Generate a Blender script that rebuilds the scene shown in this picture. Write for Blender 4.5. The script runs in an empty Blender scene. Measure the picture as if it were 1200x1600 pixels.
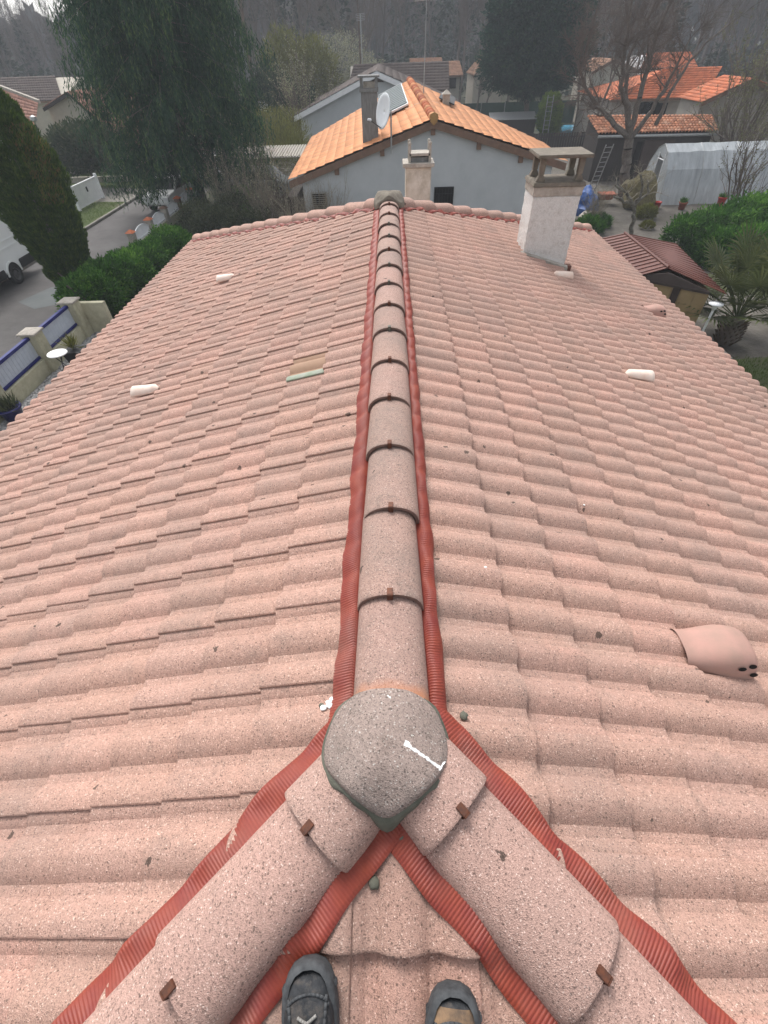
import bpy, bmesh, math, random
import numpy as np
from mathutils import Vector, Matrix
random.seed(7); rng = np.random.default_rng(7)
scene = bpy.context.scene
C = bpy.context.collection
R = math.radians

# ------------------------------------------------------------------ camera, sky, sun, exposure
CAM = Vector((0.0196, 0.0, 6.4))
RT = Vector((0.99966636, 0.00667583, -0.02495218))
UP = Vector((0.01251807, 0.71978069, 0.69408865))
FW = Vector((-0.02259372, 0.69416942, -0.71945697))
cam = bpy.data.cameras.new('camera'); camo = bpy.data.objects.new('camera', cam); C.objects.link(camo)
camo.matrix_world = Matrix(((RT.x, UP.x, -FW.x, CAM.x), (RT.y, UP.y, -FW.y, CAM.y), (RT.z, UP.z, -FW.z, CAM.z), (0, 0, 0, 1)))
cam.sensor_fit = 'VERTICAL'; cam.sensor_height = 24.0; cam.sensor_width = 18.0
cam.lens = 709.5 / 1600 * 24.0
cam.clip_start = 0.05; cam.clip_end = 2000
scene.camera = camo
SUN_EL, SUN_AZ = R(54), R(-22)
world = bpy.data.worlds.new("World"); scene.world = world; world.use_nodes = True
wn = world.node_tree.nodes; wl = world.node_tree.links; wn.clear()
sky = wn.new('ShaderNodeTexSky'); sky.sky_type = 'NISHITA'; sky.sun_disc = False
sky.sun_elevation = SUN_EL; sky.sun_rotation = SUN_AZ; sky.dust_density = 3.0; sky.air_density = 1.0
hs = wn.new('ShaderNodeHueSaturation'); hs.inputs['Saturation'].default_value = 0.22
bg = wn.new('ShaderNodeBackground'); bg.inputs['Strength'].default_value = 0.125
wo = wn.new('ShaderNodeOutputWorld')
wl.new(sky.outputs[0], hs.inputs['Color']); wl.new(hs.outputs[0], bg.inputs[0]); wl.new(bg.outputs[0], wo.inputs[0])
sl = bpy.data.lights.new('sun', 'SUN'); sl.energy = 1.3; sl.angle = R(22); sl.color = (1.0, 0.97, 0.93)
so = bpy.data.objects.new('sun', sl); C.objects.link(so)
sd = Vector((math.sin(SUN_AZ) * math.cos(SUN_EL), math.cos(SUN_AZ) * math.cos(SUN_EL), math.sin(SUN_EL)))
so.rotation_euler = (-sd).to_track_quat('-Z', 'Y').to_euler(); so.location = (0, 0, 40)
scene.view_settings.view_transform = 'Standard'; scene.view_settings.look = 'None'
scene.view_settings.gamma = 1.0; scene.view_settings.use_curve_mapping = False
scene.view_settings.exposure = 1.08
scene.cycles.volume_bounces = 0
scene.cycles.max_bounces = 6
scene.cycles.transparent_max_bounces = 12

# ------------------------------------------------------------------ materials
MATS = {}
def _mat(name):
    m = bpy.data.materials.new(name); m.use_nodes = True
    nt = m.node_tree; b = nt.nodes['Principled BSDF']
    return m, nt, nt.nodes, nt.links, b
def ramp(nd, stops):
    r = nd.new('ShaderNodeValToRGB'); e = r.color_ramp.elements
    while len(e) < len(stops): e.new(0.5)
    for i, (p, c) in enumerate(stops):
        e[i].position = p; e[i].color = (*c, 1) if len(c) == 3 else c
    return r
def mixc(nd, lk, fac, a, b, mode='MIX'):
    m = nd.new('ShaderNodeMix'); m.data_type = 'RGBA'; m.blend_type = mode
    for s, v in ((m.inputs['Factor'], fac), (m.inputs['A'], a), (m.inputs['B'], b)):
        if isinstance(v, (int, float)): s.default_value = v
        elif isinstance(v, (tuple, list)): s.default_value = (*v[:3], 1)
        else: lk.new(v, s)
    return m.outputs['Result']
def mathn(nd, lk, op, a, b=0.0):
    m = nd.new('ShaderNodeMath'); m.operation = op
    for s, v in ((m.inputs[0], a), (m.inputs[1], b)):
        if isinstance(v, (int, float)): s.default_value = v
        else: lk.new(v, s)
    return m.outputs[0]
def pos(nd):
    return nd.new('ShaderNodeNewGeometry').outputs['Position']
def noise(nd, lk, scale, detail=4, rough=0.6, vec=None, stretch=None):
    n = nd.new('ShaderNodeTexNoise'); n.inputs['Scale'].default_value = scale
    n.inputs['Detail'].default_value = detail; n.inputs['Roughness'].default_value = rough
    v = vec if vec is not None else pos(nd)
    if stretch:
        mp = nd.new('ShaderNodeMapping'); mp.inputs['Scale'].default_value = stretch; lk.new(v, mp.inputs['Vector']); v = mp.outputs[0]
    lk.new(v, n.inputs['Vector']); return n.outputs['Fac']
def toneval(nd, lk):
    oi = nd.new('ShaderNodeObjectInfo'); at = nd.new('ShaderNodeAttribute'); at.attribute_name = 'tone'
    s = mathn(nd, lk, 'ADD', oi.outputs['Random'], at.outputs['Fac'])
    return mathn(nd, lk, 'FRACT', s)
def bump(nd, lk, b, h, strength=0.4, dist=0.01):
    bp = nd.new('ShaderNodeBump'); bp.inputs['Strength'].default_value = strength; bp.inputs['Distance'].default_value = dist
    lk.new(h, bp.inputs['Height']); lk.new(bp.outputs[0], b.inputs['Normal'])
def plain(name, c1, c2=None, scale=4.0, rough=0.8, metal=0.0, bscale=None, bstr=0.3, bdist=0.01, stretch=None, dirt=None, spec=0.3, tonev=0.0):
    if name in MATS: return MATS[name]
    m, nt, nd, lk, b = _mat(name); c2 = c2 or tuple(v * 0.75 for v in c1)
    f = noise(nd, lk, scale, 6, 0.65, stretch=stretch)
    r = ramp(nd, [(0.32, c2), (0.68, c1)]); lk.new(f, r.inputs[0]); col = r.outputs[0]
    if dirt:
        f2 = noise(nd, lk, scale * 0.37, 5, 0.7); r2 = ramp(nd, [(0.5, (0, 0, 0)), (0.75, (1, 1, 1))]); lk.new(f2, r2.inputs[0])
        col = mixc(nd, lk, r2.outputs[0], col, dirt)
    if tonev:
        t = toneval(nd, lk); rr = ramp(nd, [(0, (1 - tonev,) * 3), (1, (1 + tonev,) * 3)]); lk.new(t, rr.inputs[0])
        vm = nd.new('ShaderNodeVectorMath'); vm.operation = 'MULTIPLY'; lk.new(col, vm.inputs[0]); lk.new(rr.outputs[0], vm.inputs[1]); col = vm.outputs[0]
    lk.new(col, b.inputs['Base Color']); b.inputs['Roughness'].default_value = rough; b.inputs['Metallic'].default_value = metal
    b.inputs['Specular IOR Level'].default_value = spec
    if bscale: bump(nd, lk, b, noise(nd, lk, bscale, 5, 0.7, stretch=stretch), bstr, bdist)
    MATS[name] = m; return m
def granite(name, base, dirtamt=0.5, grain=300.0, tonev=0.1, stain=None, grey=(0.20, 0.17, 0.15)):
    """pink concrete tile with a gritty aggregate face"""
    m, nt, nd, lk, b = _mat(name); p = pos(nd)
    v = nd.new('ShaderNodeTexVoronoi'); v.inputs['Scale'].default_value = grain; lk.new(p, v.inputs['Vector'])
    sep = nd.new('ShaderNodeSeparateColor'); lk.new(v.outputs['Color'], sep.inputs[0])
    cr = ramp(nd, [(0.0, tuple(c * 0.42 for c in base)), (0.15, tuple(c * 0.82 for c in base)), (0.5, base), (0.95, tuple(min(1, c * 1.17) for c in base)), (1.0, (min(.8, base[0] * 1.75), min(.74, base[1] * 2.1), min(.7, base[2] * 2.2)))])
    lk.new(sep.outputs[0], cr.inputs[0]); col = cr.outputs[0]
    # darker grains scattered in loose clusters
    v2 = nd.new('ShaderNodeTexVoronoi'); v2.inputs['Scale'].default_value = 75; lk.new(p, v2.inputs['Vector'])
    s2 = nd.new('ShaderNodeSeparateColor'); lk.new(v2.outputs['Color'], s2.inputs[0])
    d1 = mathn(nd, lk, 'LESS_THAN', v2.outputs['Distance'], 0.26); d2 = mathn(nd, lk, 'GREATER_THAN', s2.outputs[1], 0.80)
    col = mixc(nd, lk, mathn(nd, lk, 'MULTIPLY', mathn(nd, lk, 'MULTIPLY', d1, d2), 0.7), col, tuple(c * 0.22 for c in base))
    # tile-to-tile tone and hue
    t = toneval(nd, lk)
    tr = ramp(nd, [(0, (1 - tonev, 1 - tonev, 1 - tonev)), (0.3, (1.0, 0.985, 0.96)), (0.6, (1.0, 1.0, 1.0)), (0.85, (1 + tonev * .6, 1.0, 0.99)), (1, (1 + tonev, 1 + tonev * .9, 1 + tonev * .7))]); lk.new(t, tr.inputs[0])
    vm = nd.new('ShaderNodeVectorMath'); vm.operation = 'MULTIPLY'; lk.new(col, vm.inputs[0]); lk.new(tr.outputs[0], vm.inputs[1]); col = vm.outputs[0]
    # weathering: broad grey-ochre bloom, then lichen spots
    n1 = noise(nd, lk, 1.7, 7, 0.72, vec=p); r1 = ramp(nd, [(0.44, (0, 0, 0)), (0.72, (1, 1, 1))]); lk.new(n1, r1.inputs[0])
    col = mixc(nd, lk, mathn(nd, lk, 'MULTIPLY', r1.outputs[0], dirtamt), col, grey)
    n3 = noise(nd, lk, 14, 6, 0.75, vec=p); r3 = ramp(nd, [(0.53, (0, 0, 0)), (0.74, (1, 1, 1))]); lk.new(n3, r3.inputs[0])
    col = mixc(nd, lk, mathn(nd, lk, 'MULTIPLY', r3.outputs[0], dirtamt * 0.9), col, (0.12, 0.095, 0.08))
    v3 = nd.new('ShaderNodeTexVoronoi'); v3.inputs['Scale'].default_value = 8.0
    mp = nd.new('ShaderNodeVectorMath'); mp.operation = 'ADD'; wv = nd.new('ShaderNodeTexNoise'); wv.inputs['Scale'].default_value = 60
    lk.new(p, wv.inputs['Vector']); sc = nd.new('ShaderNodeVectorMath'); sc.operation = 'SCALE'; sc.inputs['Scale'].default_value = 0.03
    lk.new(wv.outputs['Color'], sc.inputs[0]); lk.new(p, mp.inputs[0]); lk.new(sc.outputs[0], mp.inputs[1]); lk.new(mp.outputs[0], v3.inputs['Vector'])
    s3 = nd.new('ShaderNodeSeparateColor'); lk.new(v3.outputs['Color'], s3.inputs[0])
    a = mathn(nd, lk, 'LESS_THAN', v3.outputs['Distance'], mathn(nd, lk, 'MULTIPLY', s3.outputs[0], 0.16)); bb = mathn(nd, lk, 'GREATER_THAN', s3.outputs[1], 0.66)
    col = mixc(nd, lk, mathn(nd, lk, 'MULTIPLY', mathn(nd, lk, 'MULTIPLY', a, bb), 0.8), col, (0.045, 0.032, 0.025))
    if stain is not None:
        (sy0, sy1, scol) = stain
        sx = nd.new('ShaderNodeSeparateXYZ'); lk.new(p, sx.inputs[0])
        w = mathn(nd, lk, 'ADD', sx.outputs['Y'], mathn(nd, lk, 'MULTIPLY', noise(nd, lk, 18, 4, .6, vec=p), 0.06))
        mr = nd.new('ShaderNodeMapRange'); mr.inputs['From Min'].default_value = sy1; mr.inputs['From Max'].default_value = sy0; lk.new(w, mr.inputs['Value'])
        col = mixc(nd, lk, mr.outputs[0], col, scol)
    lk.new(col, b.inputs['Base Color']); b.inputs['Roughness'].default_value = 0.86; b.inputs['Specular IOR Level'].default_value = 0.35
    h = mathn(nd, lk, 'ADD', mathn(nd, lk, 'MULTIPLY', v.outputs['Distance'], 1.0), mathn(nd, lk, 'MULTIPLY', noise(nd, lk, 420, 2, .6, vec=p), 0.6))
    bump(nd, lk, b, h, 0.55, 0.0035)
    MATS[name] = m; return m
def foliage_mat(name, stops, rough=0.65, transl=0.25):
    m, nt, nd, lk, b = _mat(name)
    at = nd.new('ShaderNodeAttribute'); at.attribute_name = 'tone'
    r = ramp(nd, stops); lk.new(at.outputs['Fac'], r.inputs[0]); lk.new(r.outputs[0], b.inputs['Base Color'])
    b.inputs['Roughness'].default_value = rough; b.inputs['Specular IOR Level'].default_value = 0.12
    tr = nd.new('ShaderNodeBsdfTranslucent'); lk.new(r.outputs[0], tr.inputs['Color'])
    mx = nd.new('ShaderNodeMixShader'); mx.inputs[0].default_value = transl
    out = nt.nodes['Material Output']; lk.new(b.outputs[0], mx.inputs[1]); lk.new(tr.outputs[0], mx.inputs[2]); lk.new(mx.outputs[0], out.inputs['Surface'])
    MATS[name] = m; return m

PINK = (0.44, 0.274, 0.22)
M_TILE = granite('pink_tile', PINK, 0.44, tonev=0.075)
M_RIDGE = granite('ridge_tile_pink', (0.37, 0.245, 0.205), 0.6, tonev=0.09)
M_RIDGE1 = granite('ridge_tile_stained', (0.37, 0.245, 0.205), 0.5, tonev=0.05, stain=(0.66, 0.72, (0.50, 0.22, 0.12)))
M_HIP = granite('hip_tile_pink', (0.43, 0.28, 0.235), 0.25, tonev=0.05, grain=290)
M_CAP = granite('cap_grey', (0.29, 0.225, 0.198), 0.65, tonev=0.02, grain=240, grey=(0.13, 0.12, 0.11))
M_FLASH = plain('red_flashing', (0.29, 0.060, 0.034), (0.20, 0.034, 0.028), 7.0, 0.5, spec=0.35, dirt=(0.24, 0.085, 0.065))
M_MORTAR = plain('green_mortar', (0.155, 0.152, 0.122), (0.095, 0.098, 0.075), 14, 0.9, bscale=60, bstr=.5)
M_WHITEP = plain('white_paint_mark', (0.85, 0.85, 0.83), (0.75, 0.75, 0.74), 9, 0.6)
M_CLIP = plain('rusty_clip', (0.16, 0.06, 0.033), (0.08, 0.04, 0.03), 60, 0.6, 0.3)
M_CLIPG = plain('grey_clip', (0.16, 0.16, 0.13), (0.08, 0.06, 0.05), 60, 0.5, 0.4)
M_TORED = plain('butt_edge', (0.22, 0.14, 0.115), (0.13, 0.085, 0.07), 30, 0.9)
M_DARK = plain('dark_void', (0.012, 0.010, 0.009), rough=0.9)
M_CREAMV = plain('cream_vent', (0.80, 0.70, 0.62), (0.70, 0.50, 0.40), 7, 0.6)
M_PINKV = plain('pink_clay_vent', (0.45, 0.26, 0.215), (0.36, 0.235, 0.19), 9, 0.7, bscale=150, bstr=.2, bdist=.003)
M_OLDT = plain('ochre_old_tile', (0.37, 0.235, 0.165), (0.30, 0.19, 0.125), 8, 0.8, bscale=90, bdist=.003)
M_ROUGH = plain('white_roughcast', (0.90, 0.89, 0.86), (0.74, 0.73, 0.70), 45, 0.9, bscale=50, bstr=1.0, bdist=.03, dirt=(0.62, 0.60, 0.56))
M_CONC = plain('weathered_concrete', (0.235, 0.205, 0.165), (0.13, 0.11, 0.09), 9, 0.9, bscale=50, bstr=.4, dirt=(0.13, 0.12, 0.09))
M_CONCL = plain('pale_concrete', (0.46, 0.42, 0.37), (0.33, 0.30, 0.26), 14, 0.9, bscale=50, bstr=.4, dirt=(0.24, 0.22, 0.18))
M_GREYW = plain('grey_render', (0.46, 0.485, 0.50), (0.41, 0.435, 0.45), 2.0, 0.9, bscale=30, bstr=.25)
M_BEIGE = plain('beige_render', (0.46, 0.42, 0.35), (0.37, 0.34, 0.29), 2.0, 0.9, bscale=30, bstr=.25)
M_PALEBEIGE = plain('warm_grey_render', (0.36, 0.33, 0.29), (0.29, 0.27, 0.24), 2.0, 0.9)
M_WALLY = plain('cream_garden_wall', (0.52, 0.50, 0.36), (0.40, 0.38, 0.27), 5.0, 0.9, bscale=30, bstr=.2, dirt=(0.27, 0.25, 0.18))
M_ORANGE = plain('orange_tile', (0.66, 0.31, 0.145), (0.58, 0.25, 0.115), 3, 0.8, tonev=0.13)
M_ORANGE2 = plain('red_orange_tile', (0.52, 0.155, 0.065), (0.42, 0.12, 0.055), 3, 0.8, tonev=0.2, dirt=(0.34, 0.13, 0.07))
M_CANAL = plain('canal_tile', (0.55, 0.24, 0.13), (0.30, 0.13, 0.08), 5, 0.85, tonev=0.35, dirt=(0.55, 0.38, 0.28))
M_PINKR = plain('faded_pink_tile', (0.36, 0.185, 0.135), (0.27, 0.14, 0.105), 2, 0.85, tonev=0.25)
M_BROWNR = plain('brown_roof', (0.10, 0.075, 0.065), (0.075, 0.058, 0.052), 2, 0.85, tonev=0.12)
M_TANR = plain('tan_roof', (0.34, 0.19, 0.12), (0.27, 0.15, 0.10), 2, 0.85, tonev=0.2)
M_WOODB = plain('brown_board', (0.20, 0.125, 0.09), (0.14, 0.09, 0.065), 6, 0.8)
M_WHITE = plain('white_pvc', (0.78, 0.79, 0.80), (0.68, 0.69, 0.71), 3, 0.45)
M_PANEL = plain('white_panel', (0.52, 0.57, 0.64), (0.44, 0.49, 0.57), 8, 0.4)
M_BLUE = plain('navy_rail', (0.015, 0.02, 0.16), (0.01, 0.014, 0.11), 5, 0.4)
M_BLUEPOT = plain('blue_glazed_pot', (0.03, 0.03, 0.15), (0.02, 0.02, 0.10), 6, 0.3)
M_BLACK = plain('black_metal', (0.02, 0.02, 0.022), rough=0.5)
M_GREYM = plain('galvanised_metal', (0.42, 0.43, 0.43), (0.30, 0.31, 0.31), 12, 0.45, 0.5)
M_GREYP = plain('grey_aged_cement', (0.25, 0.25, 0.245), (0.13, 0.13, 0.125), 5, 0.85, stretch=(5, 5, .6))
M_VAN = plain('van_white', (0.82, 0.84, 0.83), (0.76, 0.78, 0.77), 1.2, 0.3, spec=.5)
M_RUBBER = plain('black_rubber', (0.018, 0.018, 0.018), (0.03, 0.029, 0.028), 20, 0.8)
M_GLASSD = plain('dark_glass', (0.02, 0.022, 0.025), rough=0.1, spec=.6)
M_SOLAR = plain('solar_slats', (0.055, 0.085, 0.085), (0.035, 0.055, 0.058), 6, 0.4)
M_SHEDR = plain('red_brown_metal', (0.135, 0.046, 0.032), (0.105, 0.037, 0.027), 5, 0.45)
M_SHEDW = plain('tan_metal', (0.31, 0.225, 0.115), (0.26, 0.185, 0.095), 5, 0.6)
M_SHEDB = plain('dark_brown_trim', (0.055, 0.04, 0.035), rough=0.6)
M_SHED2 = plain('dark_timber', (0.055, 0.046, 0.042), (0.035, 0.03, 0.028), 4, 0.9, stretch=(8, 8, .8))
M_BARK = plain('grey_bark', (0.22, 0.19, 0.165), (0.085, 0.072, 0.062), 9, 0.95, bscale=25, bstr=.8, bdist=.02, stretch=(3, 3, 1))
M_BARKL = plain('lichen_bark', (0.24, 0.225, 0.185), (0.075, 0.063, 0.05), 7, 0.95, bscale=25, bstr=.8, bdist=.02)
M_TWIG = plain('brown_twig', (0.16, 0.13, 0.11), (0.09, 0.073, 0.062), 3, 0.95)
M_TWIGL = plain('pale_twig', (0.32, 0.285, 0.22), (0.18, 0.155, 0.12), 3, 0.95)
M_PINEB = plain('pine_bark', (0.19, 0.145, 0.12), (0.10, 0.075, 0.06), 3, 0.95)
M_TERRA = plain('terracotta_pot', (0.34, 0.10, 0.055), (0.26, 0.08, 0.045), 9, 0.8)
M_RED = plain('red_plastic', (0.45, 0.025, 0.02), rough=0.5)
M_TARP = plain('blue_tarp', (0.05, 0.13, 0.38), (0.035, 0.085, 0.26), 5, 0.5)
M_WATER = plain('pool_water', (0.10, 0.36, 0.52), (0.08, 0.30, 0.46), 2, 0.15, spec=.5)
M_SHOE = plain('black_shoe_leather', (0.040, 0.042, 0.046), (0.014, 0.016, 0.019), 45, 0.7, bscale=160, bstr=.6, bdist=.004, dirt=(0.12, 0.10, 0.085))
M_SHOETAN = plain('tan_muddy_leather', (0.30, 0.185, 0.10), (0.12, 0.085, 0.06), 28, 0.8, bscale=120, bstr=.4, bdist=.004, dirt=(0.05, 0.04, 0.035))
M_SOLE = plain('grey_rubber_sole', (0.085, 0.09, 0.095), (0.035, 0.037, 0.04), 30, 0.75, bscale=90, bstr=.4, bdist=.004)
M_LACE = plain('grey_lace', (0.30, 0.29, 0.27), (0.16, 0.15, 0.14), 60, 0.8)
M_TROUSER = plain('navy_work_trousers', (0.03, 0.035, 0.05), rough=0.9, bscale=40)
M_JACKET = plain('dark_jacket', (0.04, 0.042, 0.045), rough=0.9, bscale=30)
M_SKIN = plain('skin', (0.45, 0.25, 0.18), (0.42, 0.23, 0.16), 8, 0.6)
M_HAIR = plain('brown_hair', (0.05, 0.03, 0.02), rough=0.7)

# ------------------------------------------------------------------ object helpers
def link(o, parent=None):
    C.objects.link(o)
    if parent is not None: o.parent = parent
    return o
def meshobj(name, verts, faces, mat, parent=None, smooth=False, tone=None, mats=None, mi=None):
    me = bpy.data.meshes.new(name); me.from_pydata([tuple(v) for v in verts], [], [tuple(f) for f in faces])
    for m in (mats or [mat]): me.materials.append(m)
    if mi is not None: me.polygons.foreach_set('material_index', list(mi))
    if smooth: me.polygons.foreach_set('use_smooth', [True] * len(me.polygons))
    if tone is not None:
        a = me.attributes.new('tone', 'FLOAT', 'FACE'); a.data.foreach_set('value', list(tone))
    me.update(); return link(bpy.data.objects.new(name, me), parent)
def fastmesh(name, V, F, mat, parent=None, tone=None, smooth=False):
    """V (n,3) array, F (m,k) array"""
    me = bpy.data.meshes.new(name); k = F.shape[1]
    me.vertices.add(len(V)); me.vertices.foreach_set('co', V.astype(np.float32).ravel())
    me.loops.add(F.size); me.loops.foreach_set('vertex_index', F.astype(np.int32).ravel())
    me.polygons.add(len(F)); me.polygons.foreach_set('loop_start', np.arange(0, F.size, k, dtype=np.int32))
    if smooth: me.polygons.foreach_set('use_smooth', np.ones(len(F), bool))
    me.materials.append(mat)
    if tone is not None:
        a = me.attributes.new('tone', 'FLOAT', 'FACE'); a.data.foreach_set('value', tone.astype(np.float32))
    me.update(calc_edges=True); me.validate()
    return link(bpy.data.objects.new(name, me), parent)
def thing(name, label, cat, loc=(0, 0, 0), rz=0.0, group=None):
    o = bpy.data.objects.new(name, None); C.objects.link(o); o.location = loc; o.rotation_euler = (0, 0, rz); o.empty_display_size = .2
    return tag(o, label, cat, group)
def tag(o, label, cat, group=None):
    o['label'] = label; o['category'] = cat
    if group: o['group'] = group
    return o
def struct(o): o['kind'] = 'structure'; return o
def stuff(o): o['kind'] = 'stuff'; return o
class MB:
    def __init__(s): s.v = []; s.f = []; s.m = []; s.cur = 0
    def add(s, vs, fs):
        n = len(s.v); s.v += [tuple(v) for v in vs]; s.f += [tuple(i + n for i in f) for f in fs]; s.m += [s.cur] * len(fs); return s
    def box(s, x0, x1, y0, y1, z0, z1):
        return s.add([(x0, y0, z0), (x1, y0, z0), (x1, y1, z0), (x0, y1, z0), (x0, y0, z1), (x1, y0, z1), (x1, y1, z1), (x0, y1, z1)],
                     [(3, 2, 1, 0), (4, 5, 6, 7), (0, 1, 5, 4), (1, 2, 6, 5), (2, 3, 7, 6), (3, 0, 4, 7)])
    def hexa(s, b, t):   # bottom quad, top quad
        return s.add(list(b) + list(t), [(3, 2, 1, 0), (4, 5, 6, 7), (0, 1, 5, 4), (1, 2, 6, 5), (2, 3, 7, 6), (3, 0, 4, 7)])
    def bar(s, p, q, r, n=6, r2=None):
        p = Vector(p); q = Vector(q); d = (q - p).normalized(); a = d.orthogonal().normalized(); b = d.cross(a); r2 = r if r2 is None else r2
        vs = [p + (a * math.cos(t) + b * math.sin(t)) * r for t in [2 * math.pi * i / n for i in range(n)]]
        vs += [q + (a * math.cos(t) + b * math.sin(t)) * r2 for t in [2 * math.pi * i / n for i in range(n)]]
        return s.add(vs, [(i, (i + 1) % n, n + (i + 1) % n, n + i) for i in range(n)] + [tuple(range(n))[::-1], tuple(range(n, 2 * n))])
    def lathe(s, prof, c=(0, 0, 0), n=20):
        vs = []; fs = []
        for r, z in prof:
            for i in range(n):
                t = 2 * math.pi * i / n; vs.append((c[0] + r * math.cos(t), c[1] + r * math.sin(t), c[2] + z))
        for k in range(len(prof) - 1):
            for i in range(n): fs.append((k * n + i, k * n + (i + 1) % n, (k + 1) * n + (i + 1) % n, (k + 1) * n + i))
        fs.append(tuple(range(n))[::-1]); fs.append(tuple(range((len(prof) - 1) * n, len(prof) * n)))
        return s.add(vs, fs)
    def prism(s, poly, z0, z1):
        n = len(poly)
        return s.add([(x, y, z0) for x, y in poly] + [(x, y, z1) for x, y in poly], [tuple(range(n))[::-1], tuple(range(n, 2 * n))] + [(i, (i + 1) % n, n + (i + 1) % n, n + i) for i in range(n)])
    def extr(s, poly3, d):   # polygon of 3d points extruded by vector d
        n = len(poly3); d = Vector(d)
        return s.add([Vector(p) for p in poly3] + [Vector(p) + d for p in poly3], [tuple(range(n))[::-1], tuple(range(n, 2 * n))] + [(i, (i + 1) % n, n + (i + 1) % n, n + i) for i in range(n)])
    def build(s, name, mat, parent=None, smooth=False, bevel=0, mats=None):
        o = meshobj(name, s.v, s.f, mat, parent, smooth, mats=mats, mi=s.m if mats else None)
        bm = bmesh.new(); bm.from_mesh(o.data); bmesh.ops.recalc_face_normals(bm, faces=bm.faces)
        if bevel: bmesh.ops.bevel(bm, geom=[e for e in bm.edges if len(e.link_faces) == 2 and e.calc_face_angle(0) > 0.6], offset=bevel, segments=2, affect='EDGES', clamp_overlap=True)
        bm.to_mesh(o.data); bm.free()
        return o
def copytree(o, parent=None):
    c = o.copy(); C.objects.link(c); c.parent = parent
    for ch in list(o.children): copytree(ch, c)
    return c

# ------------------------------------------------------------------ roof geometry constants
S1 = 0.341                       # slope (rise / run)
AZ = 4.7307                      # height where the two roof planes would meet
YN, YF, XE = 0.514, 7.789, 4.882
TW = 0.3648; EX = 0.3119; B0 = 0.5108; NR = 15
QL = math.sqrt(1 + S1 * S1)
PITCH = TW / 2
AMP = 0.036
def smooth01(t): t = min(1, max(0, t)); return t * t * (3 - 2 * t)
def roll(v):
    """height of the rolled profile; v runs along the course, 0..TW, a side lap lies at v = TW"""
    t = ((v - (TW - 0.034)) / PITCH + 0.5) % 1.0      # crest at t=.5
    a = abs(t - 0.5) * 2
    if a > 0.80: return 0.0 + AMP * 0.02
    return AMP * (math.cos(a / 0.80 * math.pi / 2) ** 0.85) + AMP * 0.02
SLOPES = {   # down (x,y), right-hand (x,y), phase of the side lap along right-hand axis
    'L': dict(D=(-1, 0), Rr=(0, -1), ph=-1.114, base=(0, 0)),
    'R': dict(D=(1, 0), Rr=(0, 1), ph=2.640 + 0.148, base=(0, 0)),
    'N': dict(D=(0, -1), Rr=(1, 0), ph=-0.120, base=(0, YN)),
    'F': dict(D=(0, 1), Rr=(-1, 0), ph=0.0, base=(0, YF)),
}
def slope_point(sl, a, v, dz):   # a horizontal distance down slope, v coordinate along right-hand axis
    d = SLOPES[sl]; bx, by = d['base']
    return (bx + d['D'][0] * a + d['Rr'][0] * v, by + d['D'][1] * a + d['Rr'][1] * v, AZ - S1 * a + dz)
def lift(a):
    k = (a - B0) / EX; fr = k - math.floor(k)
    return 0.004 + 0.032 * fr
def surf(x, y):
    """tile surface height over the plan point, for things that lie on the roof"""
    if y < YN - abs(x): sl = 'N'; a = YN - y; v = x
    elif y > YF + abs(x): sl = 'F'; a = y - YF; v = -x
    elif x < 0: sl = 'L'; a = -x; v = -y
    else: sl = 'R'; a = x; v = y
    vv = (v - SLOPES[sl]['ph']) % TW
    return AZ - S1 * a + roll(vv) + lift(a)
VS = [-0.022, -0.008] + [TW - 0.034 + PITCH * (k_ - 2) + PITCH * q_ for k_ in (0, 1) for q_ in (.22, .32, .385, .41, .5, .59, .615, .66, .74, .84, .93, 1.0)]
VS = [v_ for v_ in VS if v_ < TW - .036]; VS = sorted(set([v_ for v_ in VS if v_ > .006 or v_ < 0])) + [TW - 0.034, TW - 0.018, TW - 0.004, TW]
US = [-0.045, 0.10, 0.20, EX - 0.030, EX - 0.010, EX - 0.0028, EX]
def tile_local(lo=False):
    """verts (a, v, dz) of one tile: a from its head, v from its left lap"""
    vs = VS
    us = US if not lo else [-0.045, 0.15, EX - 0.02, EX]
    V = []; F = []
    for ui, u in enumerate(us):
        for v in vs:
            z = roll(v % TW if v < TW else v - 1e-6)
            z -= 0.0095 * (1 - smooth01((v - 0.0) / 0.035))       # the lap seat lies lower
            if v < 0: z -= 0.004
            z += 0.002 + 0.034 * (u / EX)
            if u > EX - 0.010: z -= 0.0022 if u < EX - 0.001 else 0.0080
            if v > TW - 0.002: z -= 0.002
            V.append((u, v, z))
    n = len(vs); m = len(us)
    for i in range(m - 1):
        for j in range(n - 1): F.append((i * n + j, i * n + j + 1, (i + 1) * n + j + 1, (i + 1) * n + j))
    b = len(V)                                   # butt face
    for j in range(n):
        u, v, z = V[(m - 1) * n + j]; V.append((u - 0.003, v, z - 0.026))
    for j in range(n - 1): F.append(((m - 1) * n + j, (m - 1) * n + j + 1, b + j + 1, b + j))
    b2 = len(V)                                  # side lap edge
    for i in range(m):
        u, v, z = V[i * n + n - 1]; V.append((u, v - 0.001, z - 0.0085))
    for i in range(m - 1): F.append((i * n + n - 1, b2 + i, b2 + i + 1, (i + 1) * n + n - 1))
    return V, F
TV, TF = tile_local(); TVL, TFL = tile_local(True)
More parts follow.
